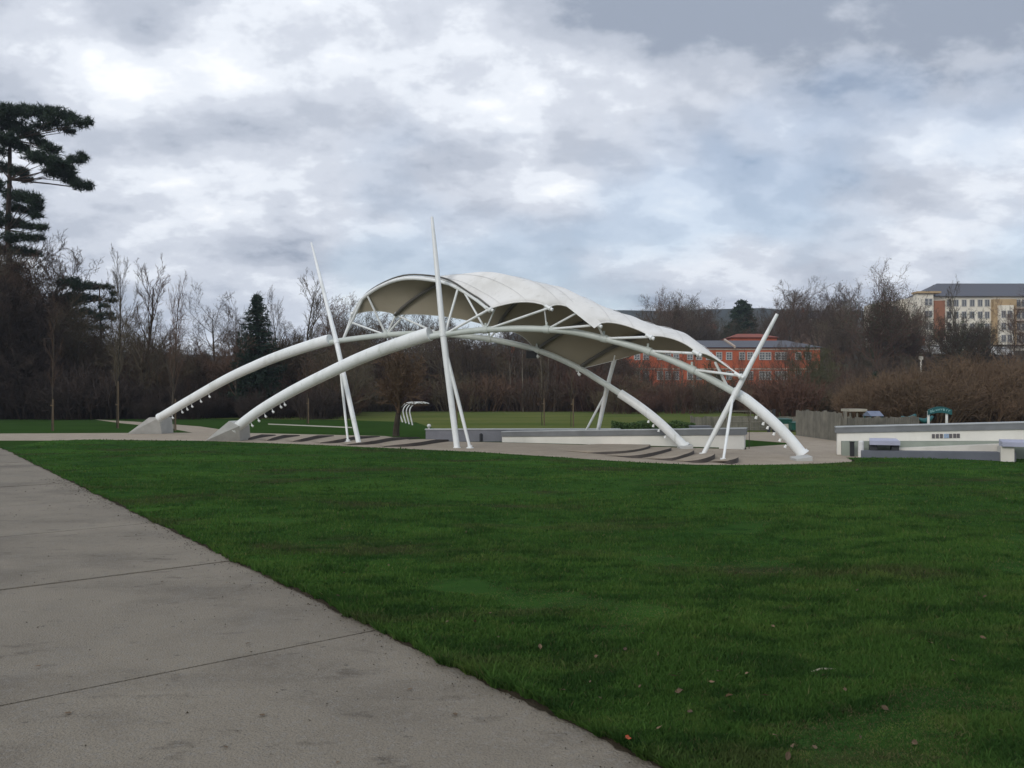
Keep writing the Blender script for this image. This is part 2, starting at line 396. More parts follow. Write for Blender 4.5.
# plaza front edge = lawn back edge, in plan
FE_PX = [(0, 440.5), (100, 440.5), (200, 441.5), (300, 445), (400, 449.5), (470, 452.5), (550, 457.5), (600, 461), (650, 464), (700, 466), (760, 466), (815, 465), (851, 463)]
FE = [G(x, y)[:2] for x, y in FE_PX]
fx = [p[0] for p in FE]; fy = [p[1] for p in FE]
LX = np.array([-60, -24] + fx + [FE[-1][0] + 0.3, 8.9, 13, 22, 60]); LY = np.array([29.9, 29.9] + fy + [20.3, 21.4, 21.2, 21.2, 21.2])
LX2, idx = np.unique(LX, return_index=True)
lawn_hi = lambda x: np.interp(x, LX2, LY[idx])
PD = np.array((-0.6126, 0.7904)); PN = np.array((0.7904, 0.6126))          # path direction and its right-hand normal
E0 = np.array((0.652, 3.646))
def lawn_lo(x):
    x = np.asarray(x, float)
    w = 0.030 * np.sin(x * 2.9 + 0.4) + 0.026 * np.sin(x * 7.3 + 1.0) + 0.022 * np.sin(x * 16.1) + 0.018 * np.sin(x * 37.0 + 2) + 0.012 * np.sin(x * 71.0)
    return np.maximum(-6.0, 3.646 - (x - 0.652) / 0.775 + w)




plaza_poly = [tuple(p) for p in FE] + [(9.2, 21.6), (14.5, 21.9), (14.5, 25), (12.0, 29.0), (11.9, 36.5), (9.3, 36.5), (8.6, 31), (10.0, 27.9), (7.6, 26.0), (7.3, 24.9),
              (-0.3, 28.6), (-3.4, 29.4), (-5.2, 33), (-13, 36.2), (-24, 35.0), (-60, 35.0), (-60, 30.0)]
flat('plaza', plaza_poly, 0.006, M['gravel'])
# narrow path curving off behind the arch footings
fp = [G(95, 419.5), G(150, 422.5), G(200, 426.5), G(245, 433), G(200, 434.0), G(165, 427.5), G(120, 423)]
flat('footpath', fp, 0.003, M['gravel'])
flat('field_line', [G(268, 423.6), G(352, 427.0), G(352, 428.0), G(268, 424.4)], 0.002, M['palewood'], 0.02)

# cast concrete path: slabs with open joints over a dirty bed
J0 = np.dot(np.array((-0.968, 5.738)) - E0, PD)
pb = MB()
W = 8.5; SL = 3.05
for k in range(-3, 9):
    a = J0 + k * SL; bnd = a + SL; g = 0.017
    a += g; bnd -= g
    if bnd > 27.6: bnd = 27.6
    if a > bnd: continue
    nseg = 24
    right = []
    for i in range(nseg + 1):
        s = a + (bnd - a) * i / nseg
        w = 0.012 * math.sin(s * 5.1) + 0.014 * math.sin(s * 2.3 + 1)
        right.append(E0 + PD * s + PN * (w + 0.07))
    left = [E0 + PD * bnd - PN * W, E0 + PD * a - PN * W]
    dz = random.uniform(-0.004, 0.004)
    pb.prism([tuple(p) for p in right + left], -0.05, 0.016 + dz)
o = pb.build('path', M['path']); o['kind'] = 'structure'
flat('path_bed', [E0 - PD * 9.5 + PN * 0.02, E0 + PD * 27.6 + PN * 0.02, E0 + PD * 27.6 - PN * W, E0 - PD * 9.5 - PN * W], -0.022, M['joint'], 0.03)


# trodden soil and crumbs where the turf meets the concrete
sb_ = MB(); R_ = random.Random(14)
pts_o = []; pts_i = []
for i in range(900):
    s_ = -6.5 + i * 0.032
    w_ = 0.012 + 0.020 * math.sin(s_ * 3.3) * math.sin(s_ * 9.1) + R_.uniform(-.012, .012)
    pts_i.append(E0 + PD * s_ - PN * max(w_, 0.004)); pts_o.append(E0 + PD * s_ + PN * 0.12)
sb_.add([(p[0], p[1], 0.0225) for p in pts_i] + [(p[0], p[1], 0.0225) for p in pts_o], [(i, i + 1, 900 + i + 1, 900 + i) for i in range(899)])
o = sb_.build('path_edge_soil', M['edge_soil']); o['kind'] = 'structure'
cr = MB()
for _ in range(2600):
    s_ = R_.uniform(-5, 16) ; off = abs(R_.gauss(0, .16)) + .01; p = E0 + PD * s_ - PN * off; q = R_.uniform(.002, .006) * (1 + .06 * max(s_, 0))
    if R_.random() < .3: p = p - PN * R_.uniform(0, 4)
    c = np.array((p[0], p[1], .021 + q * .4)); vs = [c + np.array((R_.uniform(-1, 1), R_.uniform(-1, 1), R_.uniform(-.5, .7))) * q * 1.4 for _k in range(4)]
    cr.add(vs, [(0, 1, 2), (0, 2, 3), (0, 3, 1), (1, 3, 2)])
tag(cr.build('debris', M['edge_soil']), 'crumbs of soil and grit scattered along the concrete path edge', 'debris', kind='stuff')


# lawn with gentle undulation
def bumps(x, y):
    r = 0.045 * np.sin(x * 0.55 + y * 0.3 + 0.5) * np.sin(y * 0.62 - x * 0.12) + 0.03 * np.sin(x * 1.3 - y * 0.9) * np.sin(y * 1.25 + 0.7)
    r += 0.012 * np.sin(x * 4.1 + y * 1.3) * np.sin(y * 3.7 - x)
    return r


def lawn_z(x, y):
    lo, hi = lawn_lo(x), lawn_hi(x)
    e = np.minimum(np.clip((y - lo) * 0.6, 0, 1.5), np.clip(hi - y, 0, 1.5)) / 1.5
    return 0.028 + (bumps(x, y) + 0.03) * smoothstep(0, 1, e)


lb = MB(); cols = np.unique(np.concatenate([np.linspace(-8, 2.5, 700), np.linspace(-16.35, 14, 260), np.linspace(14, 60, 60), np.array(fx)]))
cols = cols[cols >= -16.35]
NR = 110
X = np.repeat(cols[:, None], NR, 1); T = np.linspace(0, 1, NR)[None, :] ** 1.15
lo = np.minimum(lawn_lo(cols), lawn_hi(cols) - 0.02)[:, None]; hi = lawn_hi(cols)[:, None]
Y = lo + (hi - lo) * T; Z = lawn_z(X, Y)
lb.v = [tuple(map(float, p)) for p in zip(X.ravel(), Y.ravel(), Z.ravel())]
lb.f = [(i * NR + j, (i + 1) * NR + j, (i + 1) * NR + j + 1, i * NR + j + 1) for i in range(len(cols) - 1) for j in range(NR - 1)]
lb.m = [0] * len(lb.f)
o = lb.build('lawn', M['lawn'], smooth=True); o['kind'] = 'structure'


def grass(n):
    """short grass blades, thinner on the ground with distance; one countless mass"""
    px = rng.uniform(-260, 1300, n * 2); py = rng.uniform(0, 1, n * 2) ** 0.9 * 416 + 440
    d = EYE * F / (py - HZ); x = (px - 512) / F * d + rng.normal(0, 0.02, len(px)) * d * 0.1; y = d * (1 + rng.normal(0, 0.01, len(px)))
    ok = (y > lawn_lo(x) - 0.01) & (y < lawn_hi(x) - 0.03) & (x > -16.2) & (x < 40)
    x, y = x[ok][:n], y[ok][:n]; m = len(x)
    z = lawn_z(x, y) - 0.006; edge = np.clip(1 - (y - lawn_lo(x)) / 0.16, 0, 1)
    clump = 0.5 + 0.5 * np.sin(x * 3.1 + 2 * np.sin(y * 2.3)) * np.sin(y * 3.9 + 1.5 * np.sin(x * 1.7))
    patch = 0.5 + 0.5 * np.sin(x * 0.9 + 1.3 * np.sin(y * 0.7)) * np.sin(y * 1.1 + np.sin(x * 0.8))
    h = (0.016 + 0.015 * clump + 0.014 * patch) * rng.uniform(0.5, 1.4, m) * (1 + 0.9 * edge)
    h *= np.where(rng.random(m) < 0.03, 1.7, 1.0)
    worn = np.sin(x * 1.15 + 2.1 * np.sin(y * 0.63 + 1)) * np.sin(y * 1.7 + 1.4 * np.sin(x * 0.9)) + 0.35 * np.sin(x * 4.3 + y) * np.sin(y * 5.1 - x)
    worn = smoothstep(0.62, 0.95, worn); h *= 1 - 0.6 * worn
    w = (0.0016 + 0.00036 * y) * rng.uniform(0.8, 1.5, m)
    a = rng.uniform(0, 2 * np.pi, m); la = rng.uniform(0, 2 * np.pi, m); ll = h * rng.uniform(0.2, 1.0, m)
    ca, sa = np.cos(a) * w, np.sin(a) * w; lx, ly = np.cos(la) * ll - 0.02 * edge, np.sin(la) * ll - 0.025 * edge
    V = np.empty((m, 5, 3), np.float32)
    V[:, 0] = np.stack([x - ca, y - sa, z], 1); V[:, 1] = np.stack([x + ca, y + sa, z], 1)
    V[:, 2] = np.stack([x + ca * .8 + lx * .35, y + sa * .8 + ly * .35, z + h * .6], 1); V[:, 3] = np.stack([x - ca * .8 + lx * .35, y - sa * .8 + ly * .35, z + h * .6], 1)
    V[:, 4] = np.stack([x + lx, y + ly, z + h], 1)
    me = bpy.data.meshes.new('grass'); me.vertices.add(m * 5); me.vertices.foreach_set('co', V.ravel())
    base = (np.arange(m) * 5)[:, None]
    loops = (base + np.array([0, 1, 2, 3, 3, 2, 4])[None, :]).astype(np.int32)
    me.loops.add(m * 7); me.loops.foreach_set('vertex_index', loops.ravel())
    ls = ((np.arange(m) * 7)[:, None] + np.array([0, 4])[None, :]).astype(np.int32)
    me.polygons.add(m * 2); me.polygons.foreach_set('loop_start', ls.ravel())
    me.update(calc_edges=True)
    at = me.attributes.new('tint', 'FLOAT', 'POINT')
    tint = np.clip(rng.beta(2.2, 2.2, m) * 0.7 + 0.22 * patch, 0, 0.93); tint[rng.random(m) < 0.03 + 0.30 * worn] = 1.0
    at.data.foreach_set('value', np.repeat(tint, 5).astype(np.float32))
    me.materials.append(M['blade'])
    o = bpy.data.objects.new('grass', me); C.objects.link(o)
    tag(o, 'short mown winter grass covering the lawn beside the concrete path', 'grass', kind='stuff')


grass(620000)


# distant wooded ridge
def hills():
    xs = np.linspace(-900, 1300, 160); b = MB(); n = len(xs); rows = []
    prof = 26 + 43 * smoothstep(-60, 75, xs) + 1.6 * np.sin(xs * 0.013) + 1.2 * np.sin(xs * 0.031 + 1)
    for (y, k) in ((600, 0.0), (640, 0.35), (690, 0.8), (730, 1.0), (800, 0.9), (870, 0.0)):
        rows.append([(x, y + 25 * math.sin(x * 0.01), 12 + prof[i] * k + (rng.uniform(-1.0, 1.0) if k > 0.5 else 0)) for i, x in enumerate(xs)])
    b.add([p for r in rows for p in r], [(j * n + i, j * n + i + 1, (j + 1) * n + i + 1, (j + 1) * n + i) for j in range(5) for i in range(n - 1)])
    o = b.build('hills', M['hill'], smooth=True); o['kind'] = 'structure'


hills()

# ------------------------------------------------------------------ the arched bandstand
def front_d(px): return 25.0 / (1 + 0.433 * (px - 512) / F)
def rear_d(px, py=440): return -0.55 * max(0.0, px - 600) / 84 + 28.4 / (1 + 0.405 * (px - 512) / F) - 0.25 * max(0.0, EYE + (HZ - py) / F * 28) * 0.9


def catmull(pts, n):
    pts = [np.asarray(p, float) for p in pts]; out = []
    for i in range(len(pts) - 1):
        p0, p1, p2, p3 = pts[max(i - 1, 0)], pts[i], pts[i + 1], pts[min(i + 2, len(pts) - 1)]
        for k in range(n):
            t = k / n
            out.append(0.5 * (2 * p1 + (p2 - p0) * t + (2 * p0 - 5 * p1 + 4 * p2 - p3) * t * t + (3 * p1 - p0 - 3 * p2 + p3) * t ** 3))
    out.append(pts[-1]); return out


FA_PX = [(236, 428), (259, 410.8), (290, 392.3), (321, 376.6), (350, 363), (380, 351.6), (412, 341.5), (430, 337), (445, 334.2), (465, 331.6), (499, 329), (533, 328.8), (570, 331.5), (604, 338.5), (648, 351), (692, 369.5), (738, 394.5), (752, 404), (771, 420), (788, 437), (801.5, 453)]
RA_PX = [(160.5, 417), (194.6, 397), (228.5, 378), (262, 363), (296, 351.5), (330, 342.5), (364, 337.5), (400, 334), (440, 334), (489, 339), (537, 350), (575, 366), (597, 379), (620, 393.5), (640, 407), (660, 423), (684, 446)]
FA = [P(x, y, front_d(x)) for x, y in FA_PX]
RA = [P(x, y, rear_d(x, y)) for x, y in RA_PX]
stage = thing('bandstand', 'large white open-air stage canopy on two long steel arches and leaning masts', 'bandstand', (0, 26.5, 0))


def part(b, name, m, parent=None, smooth=False, angle=None):
    o = b.build(name, m, parent if parent is not None else stage, smooth=smooth)
    if angle: smooth_edges(o, angle)
    return o


def arch_part(pts, i0, i1, light_specs, rad_l):
    line = catmull(pts, 8)
    b = MB(); b.tube(line, 0.10, 16); arch = part(b, 'arch', M['steel_tube'], angle=50)
    n = len(line)
    for lo, hi, r0, r1 in ((0, i0 * 8, 0.172, rad_l), (i1 * 8, n - 1, 0.148, 0.145)):
        seg = [p + (0, 0, 0.10 * max(0.0, i / (hi - lo) - 0.55) / 0.45 if lo == 0 else 0.0) for i, p in enumerate(line[lo:hi + 1])]; m = len(seg)
        sb = MB(); sb.tube(seg, [r0 + (r1 - r0) * k / (m - 1) for k in range(m)], 24); part(sb, 'sleeve', M['white_steel'], arch, angle=50)
    for end, nxt in ((line[0], line[3]), (line[-1], line[-4])):
        fb = MB(); t = (nxt - end) / np.linalg.norm(nxt - end)
        fb.tube([end - t * 0.07, end - t * 0.03, end - t * 0.03, end + t * 0.02], [0.19, 0.19, 0.178, 0.178], 20)
        part(fb, 'base_plate', M['white_steel'], arch, angle=50)
    for tlist, drop, off in light_specs:
        for t in tlist:
            i = min(range(n - 1), key=lambda q: abs(line[q][0] / line[q][1] * F + 512 - t)); p = line[i]; tg = (line[i + 1] - p); tg /= np.linalg.norm(tg)
            dn = np.array((0, 0, -1.0)); dn = dn - tg * np.dot(dn, tg); dn /= np.linalg.norm(dn)
            s = np.cross(tg, dn)
            q = p + dn * drop + s * off
            lbm = MB(); lbm.tube([p + dn * 0.12, q], 0.012, 6); lbm.tube([q - dn * 0.02 - tg * 0.015, q + dn * 0.055 + tg * 0.02], [0.030, 0.042], 10)
            part(lbm, 'floodlight', M['white_steel'], arch)
    return arch, line


arch_f, LF = arch_part(FA, 7, 16, [([248, 255, 262, 269, 276, 283.5], 0.30, 0.0), ([762, 768, 774, 780, 786, 791], 0.20, 0.06)], 0.232)
arch_r, LR = arch_part(RA, 5, 13, [([171, 178, 185, 192, 199, 206], 0.30, 0.0), ([652, 658, 664, 670], 0.20, 0.05)], 0.215)


def near(line, px):
    return min(line, key=lambda p: abs(p[0] / p[1] * F + 512 - px))


# canopy: front tips, rear tips and crown of each cross rib
dF = lambda px: front_d(px) - 0.45
FT = [P(490, 309, dF(490)), P(549, 308, dF(549)), P(598, 325, dF(598)), P(650, 337, dF(650)), P(697, 353.5, dF(697)), P(739, 375.5, dF(739))]
RTpx = [(352, 315), (396, 315), (497, 330), (536, 351), (578, 369), (672, 344)]
RT = [P(x, y, rear_d(x, y) + 0.1) for x, y in RTpx]
AP = [(407, 276.5), (476, 273), (546, 286.5), (606, 315.5), (655, 331.5), (707, 357.5)]


def rib_curve(k, t):
    a, b = FT[k], RT[k]; mid = (a + b) / 2; base = a * (1 - t) + b * t
    ap = P(AP[k][0], AP[k][1], mid[1])
    return base + (ap - mid) * (4 * t * (1 - t)) ** (0.72 if k == 0 else 0.85)


R0PX = [(490, 309), (483, 303), (475, 297), (460, 287.5), (447, 281.5), (430, 278), (412, 276.5), (398, 278), (385, 282.5), (372, 289.5), (361, 299), (352, 315)]
r0 = catmull([P(x, y, FT[0][1] + (RT[0][1] - FT[0][1]) * i / 11) for i, (x, y) in enumerate(R0PX)], 6)


def rib_pt(k, t):
    if k == 0:
        f = t * (len(r0) - 1); i = min(int(f), len(r0) - 2); return r0[i] * (1 - f + i) + r0[i + 1] * (f - i)
    return rib_curve(k, t)


NT, NS = 28, 10
TT = np.linspace(0, 1, NT + 1)
surf = []
for k in range(5):
    for s_ in range(NS + (1 if k == 4 else 0)):
        s = s_ / NS; row = []
        for t in TT:
            sc = 4 * s * (1 - s)
            tt = 0.032 * sc + t * (1 - 0.05 * sc)
            q = [rib_pt(min(max(k + j, 0), 5), tt) for j in (-1, 0, 1, 2)]
            p = 0.5 * (2 * q[1] + (q[2] - q[0]) * s + (2 * q[0] - 5 * q[1] + 4 * q[2] - q[3]) * s * s + (3 * q[1] - q[0] - 3 * q[2] + q[3]) * s ** 3)
            row.append(p + np.array((0, 0, -0.10 * sc * math.sin(math.pi * t))))
        surf.append(row)
surf = np.array(surf)
nr = surf.shape[0]
du = np.gradient(surf, axis=0); dv = np.gradient(surf, axis=1)
nrm = np.cross(du, dv); nrm /= (np.linalg.norm(nrm, axis=2, keepdims=True) + 1e-9)
if nrm[nr // 2, NT // 2, 2] < 0: nrm = -nrm
quads = [(i * (NT + 1) + j, i * (NT + 1) + j + 1, (i + 1) * (NT + 1) + j + 1, (i + 1) * (NT + 1) + j) for i in range(nr - 1) for j in range(NT)]


def sheet(b, off):
    b.add((surf + nrm * off).reshape(-1, 3), quads)


cb = MB(); sheet(cb, 0.03); canopy = part(cb, 'canopy', M['fabric'], smooth=True)
sm = canopy.modifiers.new('thick', 'SOLIDIFY'); sm.thickness = 0.02; sm.offset = 1
lbm = MB(); sheet(lbm, -0.0); part(lbm, 'shaded_underside', M['shaded_underside'], canopy, smooth=True)  # second membrane sheet, added to carry the underside shade as colour
sb2 = [k * NS + q for k in range(5) for q in (3, 7)]
for i_ in sb2:
    b = MB(); b.tube(surf[i_] + nrm[i_] * 0.050, 0.006, 4); part(b, 'seam', M['seam'], canopy)
hb = MB()
hb.tube(surf[:, 0] + nrm[:, 0] * 0.02, 0.022, 6); hb.tube(surf[:, -1] + nrm[:, -1] * 0.02, 0.022, 6); hb.tube(surf[-1] + nrm[-1] * 0.02, 0.022, 6)
part(hb, 'hem', M['fabric'], canopy, smooth=True)
# mouth rib: white tube with the laced fabric edge just above it
b = MB(); b.tube([p + np.array((0, 0, -0.06)) for p in surf[0]], 0.062, 12); part(b, 'rib', M['white_steel'], smooth=True)
b = MB(); b.tube(surf[0] + nrm[0] * 0.085, 0.03, 8); part(b, 'fabric_edge_rail', M['rib'], smooth=True)
for k in range(1, 5):
    b = MB(); b.tube(surf[k * NS] - nrm[k * NS] * 0.07, 0.06, 10); part(b, 'rib', M['rib'], smooth=True)
for k, p in enumerate(FT + RT):
    b = MB(); dirn = np.array((0.75, -0.45, -0.45)) if k < 6 else np.array((-0.1, 0.85, -0.4)); dirn /= np.linalg.norm(dirn)
    b.tube([p - dirn * 0.14, p + dirn * 0.14], 0.05, 10); b.tube([p + dirn * 0.02, p + dirn * 0.06], 0.075, 10)
    part(b, 'clamp', M['white_steel'], angle=40)
# white membrane flap over the third front tip
b = MB(); a0 = FT[2]; b.add([surf[int(1.45 * NS)][0] + np.array((0, -0.05, 0.02)), surf[int(1.62 * NS)][2] + nrm[int(1.62 * NS)][2] * 0.09, a0 + np.array((0.1, -0.08, 0.05)), a0 + np.array((-0.12, -0.1, -0.10))], [(0, 3, 2), (0, 2, 1)])
fl = part(b, 'flap', M['fabric'], canopy); sm = fl.modifiers.new('thick', 'SOLIDIFY'); sm.thickness = 0.015


def strut(a, c, r=0.04):
    b = MB(); b.tube([a, c], r * 0.85, 10); part(b, 'strut', M['white_steel'], smooth=False, angle=50)


rib0_at = lambda px: min(surf[0], key=lambda p: abs(p[0] / p[1] * F + 512 - px))
N0 = near(LF, 444); N1, N2, N3, N4, N5 = (near(LF, x) for x in (485, 548, 603, 650, 691))
strut(N0, rib0_at(456) - (0, 0, .06), 0.05); strut(N0, FT[0], 0.05); strut(N1, rib0_at(463) - (0, 0, .06), 0.04)
strut(N1, FT[1], 0.045); strut(N2, surf[int(1.8 * NS)][1], 0.04); strut(N2, FT[2], 0.045); strut(N3, FT[3], 0.045)
strut(N4, FT[4], 0.045); strut(N5, FT[5], 0.045); strut(near(LF, 728), P(715, 362, dF(715) + 0.2), 0.045); strut(N3, FT[2], 0.04)
strut(N1, surf[int(0.6 * NS)][4], 0.03); strut(N2, surf[int(1.3 * NS)][4], 0.03)
M0, M1, M2, M3, M4, M5 = (near(LR, x) for x in (341, 388, 440, 490, 537, 580))
strut(M0, rib0_at(362) - (0, 0, .06), 0.055); strut(M0, RT[0], 0.045)
mid_strut = M0 + (rib0_at(362) - M0) * 0.42
strut(mid_strut, M1, 0.04); strut(M1, rib0_at(367) - (0, 0, .06), 0.045); strut(M1, RT[1] + (0.35, 0, 0.05), 0.045)
strut(M1, RT[1], 0.04); strut(M2, RT[1], 0.04); strut(M2, RT[2], 0.045); strut(M3, RT[2], 0.045); strut(M3, RT[3], 0.045); strut(M4, RT[4], 0.04)
# node collars along the upper arch tubes
for nd, ln in [(n, LF) for n in (N1, N2, N3, N4, N5)] + [(n, LR) for n in (M1, M2, M3, M4)]:
    i = min(range(len(ln)), key=lambda q: np.linalg.norm(ln[q] - nd)); t = ln[min(i + 1, len(ln) - 1)] - ln[i - 1]; t /= np.linalg.norm(t)
    b = MB(); b.tube([nd - t * 0.09, nd + t * 0.09], 0.12, 14); b.tube([nd + (0, 0, 0.1), nd + (0, 0, 0.22)], 0.035, 8); part(b, 'collar', M['steel_tube'], angle=40)
for px in (537, 577):
    p = near(LR, px); b = MB(); b.tube([p, p - (0, 0, 0.22)], 0.02, 6); b.tube([p - (0.02, 0.02, 0.18), p - (-0.05, 0.06, 0.25)], [0.035, 0.055], 12); part(b, 'spotlight', M['white_steel'])
p = near(LR, 532); b = MB(); b.box(p - (0, 0, 0.22), (0.36, 0.26, 0.24)); part(b, 'loudspeaker', M['dark'])


def mast(base, node, tip, base2, r=(0.075, 0.135, 0.06), rb=0.06):
    base, node, tip, base2 = map(np.asarray, (base, node, tip, base2))
    pts = [base + (node - base) * t for t in (0, .3, .65, 1)] + [node + (tip - node) * t for t in (.35, .7, 1)]
    b = MB(); b.tube(pts, [r[0], .5 * r[0] + .5 * r[1], r[1], r[1], r[1] * .85, .5 * (r[1] + r[2]), r[2]], 14); m = part(b, 'mast', M['white_steel'], angle=50)
    b = MB(); pt = base + (node - base) * 0.9
    b.tube([base2, base2 * .5 + pt * .5, pt], [rb * .75, rb, rb * .8], 12); part(b, 'brace', M['white_steel'], m, angle=50)
    b = MB()
    for q in (base, base2): b.tube([q + (0, 0, -0.02), q + (0, 0, 0.03)], 0.12, 14); b.tube([q, q + (0, 0, 0.10)], 0.075, 10)
    part(b, 'foot_plate', M['white_steel'], m, angle=40)
    b = MB(); t = (tip - base) / np.linalg.norm(tip - base); b.tube([node - t * 0.10, node + t * 0.10], r[1] + 0.018, 14); part(b, 'clamp_ring', M['white_steel'], m, angle=40)


mast(G(457, 448), P(443, 333.5, 25.9), P(432, 217, 26.4), G(470, 448.3), r=(0.095, 0.105, 0.045), rb=0.062)
mast(G(359, 444.4), P(336.5, 342, 30.2), P(311.4, 243, 33.2), G(348, 442.2), r=(0.085, 0.09, 0.038), rb=0.05)
mast(G(702, 456.5), P(736, 392, 22.0), P(777.3, 314, 21.6), G(723, 462), r=(0.058, 0.075, 0.045), rb=0.042)
mast(G(595.5, 442.5), P(607.5, 386, 27.0), P(615.7, 354.5, 26.2), G(580, 442), r=(0.065, 0.078, 0.07), rb=0.042)


def footing(px_l, px_r, py, top_l, top_r, d_top, depth, name='footing'):
    """wedge of concrete under an arch foot: long slope at the back, short drop in front"""
    A = G(px_l, py); B = G(px_r, py); t = P(*top_l, d_top); q = P(*top_r, d_top - 0.1)
    n = np.array((0.10, 1.0, 0)) * depth
    b = MB(); vs = [A, B, q, t]; vs = vs + [v + n for v in vs]
    b.add(vs, [(0, 1, 2, 3), (7, 6, 5, 4), (0, 3, 7, 4), (3, 2, 6, 7), (2, 1, 5, 6), (1, 0, 4, 5)])
    part(b, name, M['concrete_pad'])


footing(205, 240, 441.0, (229, 421), (239, 426), 29.2, 0.9)
footing(127, 161.5, 434.0, (149, 417.5), (159.5, 417.5), 34.6, 1.0)
for px, py, d in ((803, 461, 21.0), (686, 449, 25.6)):
    g = G(px, py); b = MB(); b.prism([(g[0] - .2, g[1] - .12), (g[0] + .2, g[1] - .12), (g[0] + .26, g[1] + .4), (g[0] - .2, g[1] + .4)], -0.05, [0.05, 0.12, 0.14, 0.08]); part(b, 'footing', M['concrete_pad'])

# ------------------------------------------------------------------ terraces in the plaza
def terrace(front, h, back, label, group):
    """one shallow sloping terrace: dark riser along the front polyline, gravel top falling back to the ground"""
    fr = [G(x, y)[:2] for x, y in front]; bk = [G(x, y)[:2] for x, y in back]
    b = MB(); n = len(fr)
    hs = h if hasattr(h, '__len__') else [h] * n
    poly = fr + bk; zt = [0.008 + k for k in hs] + [0.010] * len(bk)
    c = np.mean(np.array(poly), axis=0)
    top = [(p[0], p[1], z) for p, z in zip(poly, zt)]
    # a strip between the riser line and the back line
    m = len(bk); bk2 = bk[::-1]
    samp = lambda L_, t: (np.array(L_[min(int(t * (len(L_) - 1)), len(L_) - 2)]) * (1 - (t * (len(L_) - 1) - min(int(t * (len(L_) - 1)), len(L_) - 2))) + np.array(L_[min(int(t * (len(L_) - 1)), len(L_) - 2) + 1]) * (t * (len(L_) - 1) - min(int(t * (len(L_) - 1)), len(L_) - 2)))
    K = 24; sm_ = lambda L_: catmull([np.array((*p, 0)) for p in L_], 8)
    f3 = sm_([np.array(p) for p in fr]); b3 = sm_([np.array(p) for p in bk2])
    vs = []; fs = []
    for i in range(K + 1):
        t = i / K; pf = samp([q[:2] for q in f3], t); pb_ = samp([q[:2] for q in b3], t); hh = float(np.interp(t * (n - 1), range(n), hs))
        vs += [(*pf, -0.02), (*pf, 0.012 + hh), (*pb_, 0.012 + 0.06 * hh), (*(pf * .99 + pb_ * .01), 0.012 + hh * .99)]
    b.mi = 1
    b.add(vs, [(i * 4, (i + 1) * 4, (i + 1) * 4 + 1, i * 4 + 1) for i in range(K)])
    b.mi = 0
    b.add(vs, [(i * 4 + 1, (i + 1) * 4 + 1, (i + 1) * 4 + 2, i * 4 + 2) for i in range(K)])
    o = b.build('terrace_step', [M['gravel'], M['riser']])
    tag(o, label, 'step', group)


GR, GL = 'rounded terraces beside the arch foot', 'low terraces behind the near mast'
ordinal = ['first', 'second', 'third', 'fourth', 'fifth', 'sixth']
RTER = [([(588, 453.2), (605, 454.6), (628, 455), (645, 452.6), (650.5, 449.0), (648, 447.0)], [(640, 445.0), (600, 444.5), (560, 447), (560, 451)]),
        ([(617, 456.6), (634, 458.4), (650, 457.8), (664, 455.2), (671.5, 452.2), (668, 449.4)], [(655, 447.5), (630, 450), (612, 453), (605, 456)]),
        ([(655, 459.6), (672, 461), (684, 459.4), (692, 457), (694, 454), (690, 451.2)], [(676, 450.5), (655, 453), (645, 456), (642, 459)]),
        ([(684, 462), (697, 463.2), (708, 462.4), (714, 460.2), (714.5, 457.6), (709, 455)], [(700, 454), (684, 456), (675, 459), (672, 461)]),
        ([(722, 463), (730, 464.4), (737, 463.2), (738.5, 461), (736, 458.8)], [(728, 457.6), (716, 458.6), (710, 460.5), (708, 462.4)])]
for i, (f_, b_) in enumerate(RTER):
    n = len(f_); hs = [0.0, 0.07, 0.12, 0.14, 0.13, 0.06][:n] if n == 6 else [0.0, 0.10, 0.12, 0.11, 0.05]
    terrace(f_, hs, b_, f'{ordinal[i]} rounded gravel terrace with dark riser, counted from the grey wall towards the lawn', GR)
LTER = [([(247, 440.0), (253, 439.6), (262, 437.6), (276, 435.6)], [(262, 435.2), (250, 436.4), (240, 438)]),
        ([(267, 441.0), (274, 440.6), (284, 438.2), (300, 436)], [(282, 436), (270, 437.4), (258, 439.6)]),
        ([(293, 442), (304, 441.6), (318, 438.6), (334, 436.2)], [(312, 436.4), (300, 437.8), (284, 440.4)]),
        ([(320, 443.6), (338, 443), (356, 439.6), (380, 437)], [(350, 436.8), (332, 438.4), (312, 441.8)]),
        ([(347, 445.4), (372, 444.4), (392, 441.0), (420, 438)], [(388, 437.6), (366, 439.4), (340, 443.2)]),
        ([(384, 447.2), (414, 446.4), (436, 443.2), (456, 440.6)], [(424, 439.4), (404, 440.6), (376, 444.6)])]
for i, (f_, b_) in enumerate(LTER):
    terrace(f_, [0.02, 0.11, 0.12, 0.02], b_, f'{ordinal[i]} dark-edged low terrace, counted from the near arch footing towards the near mast', GL)

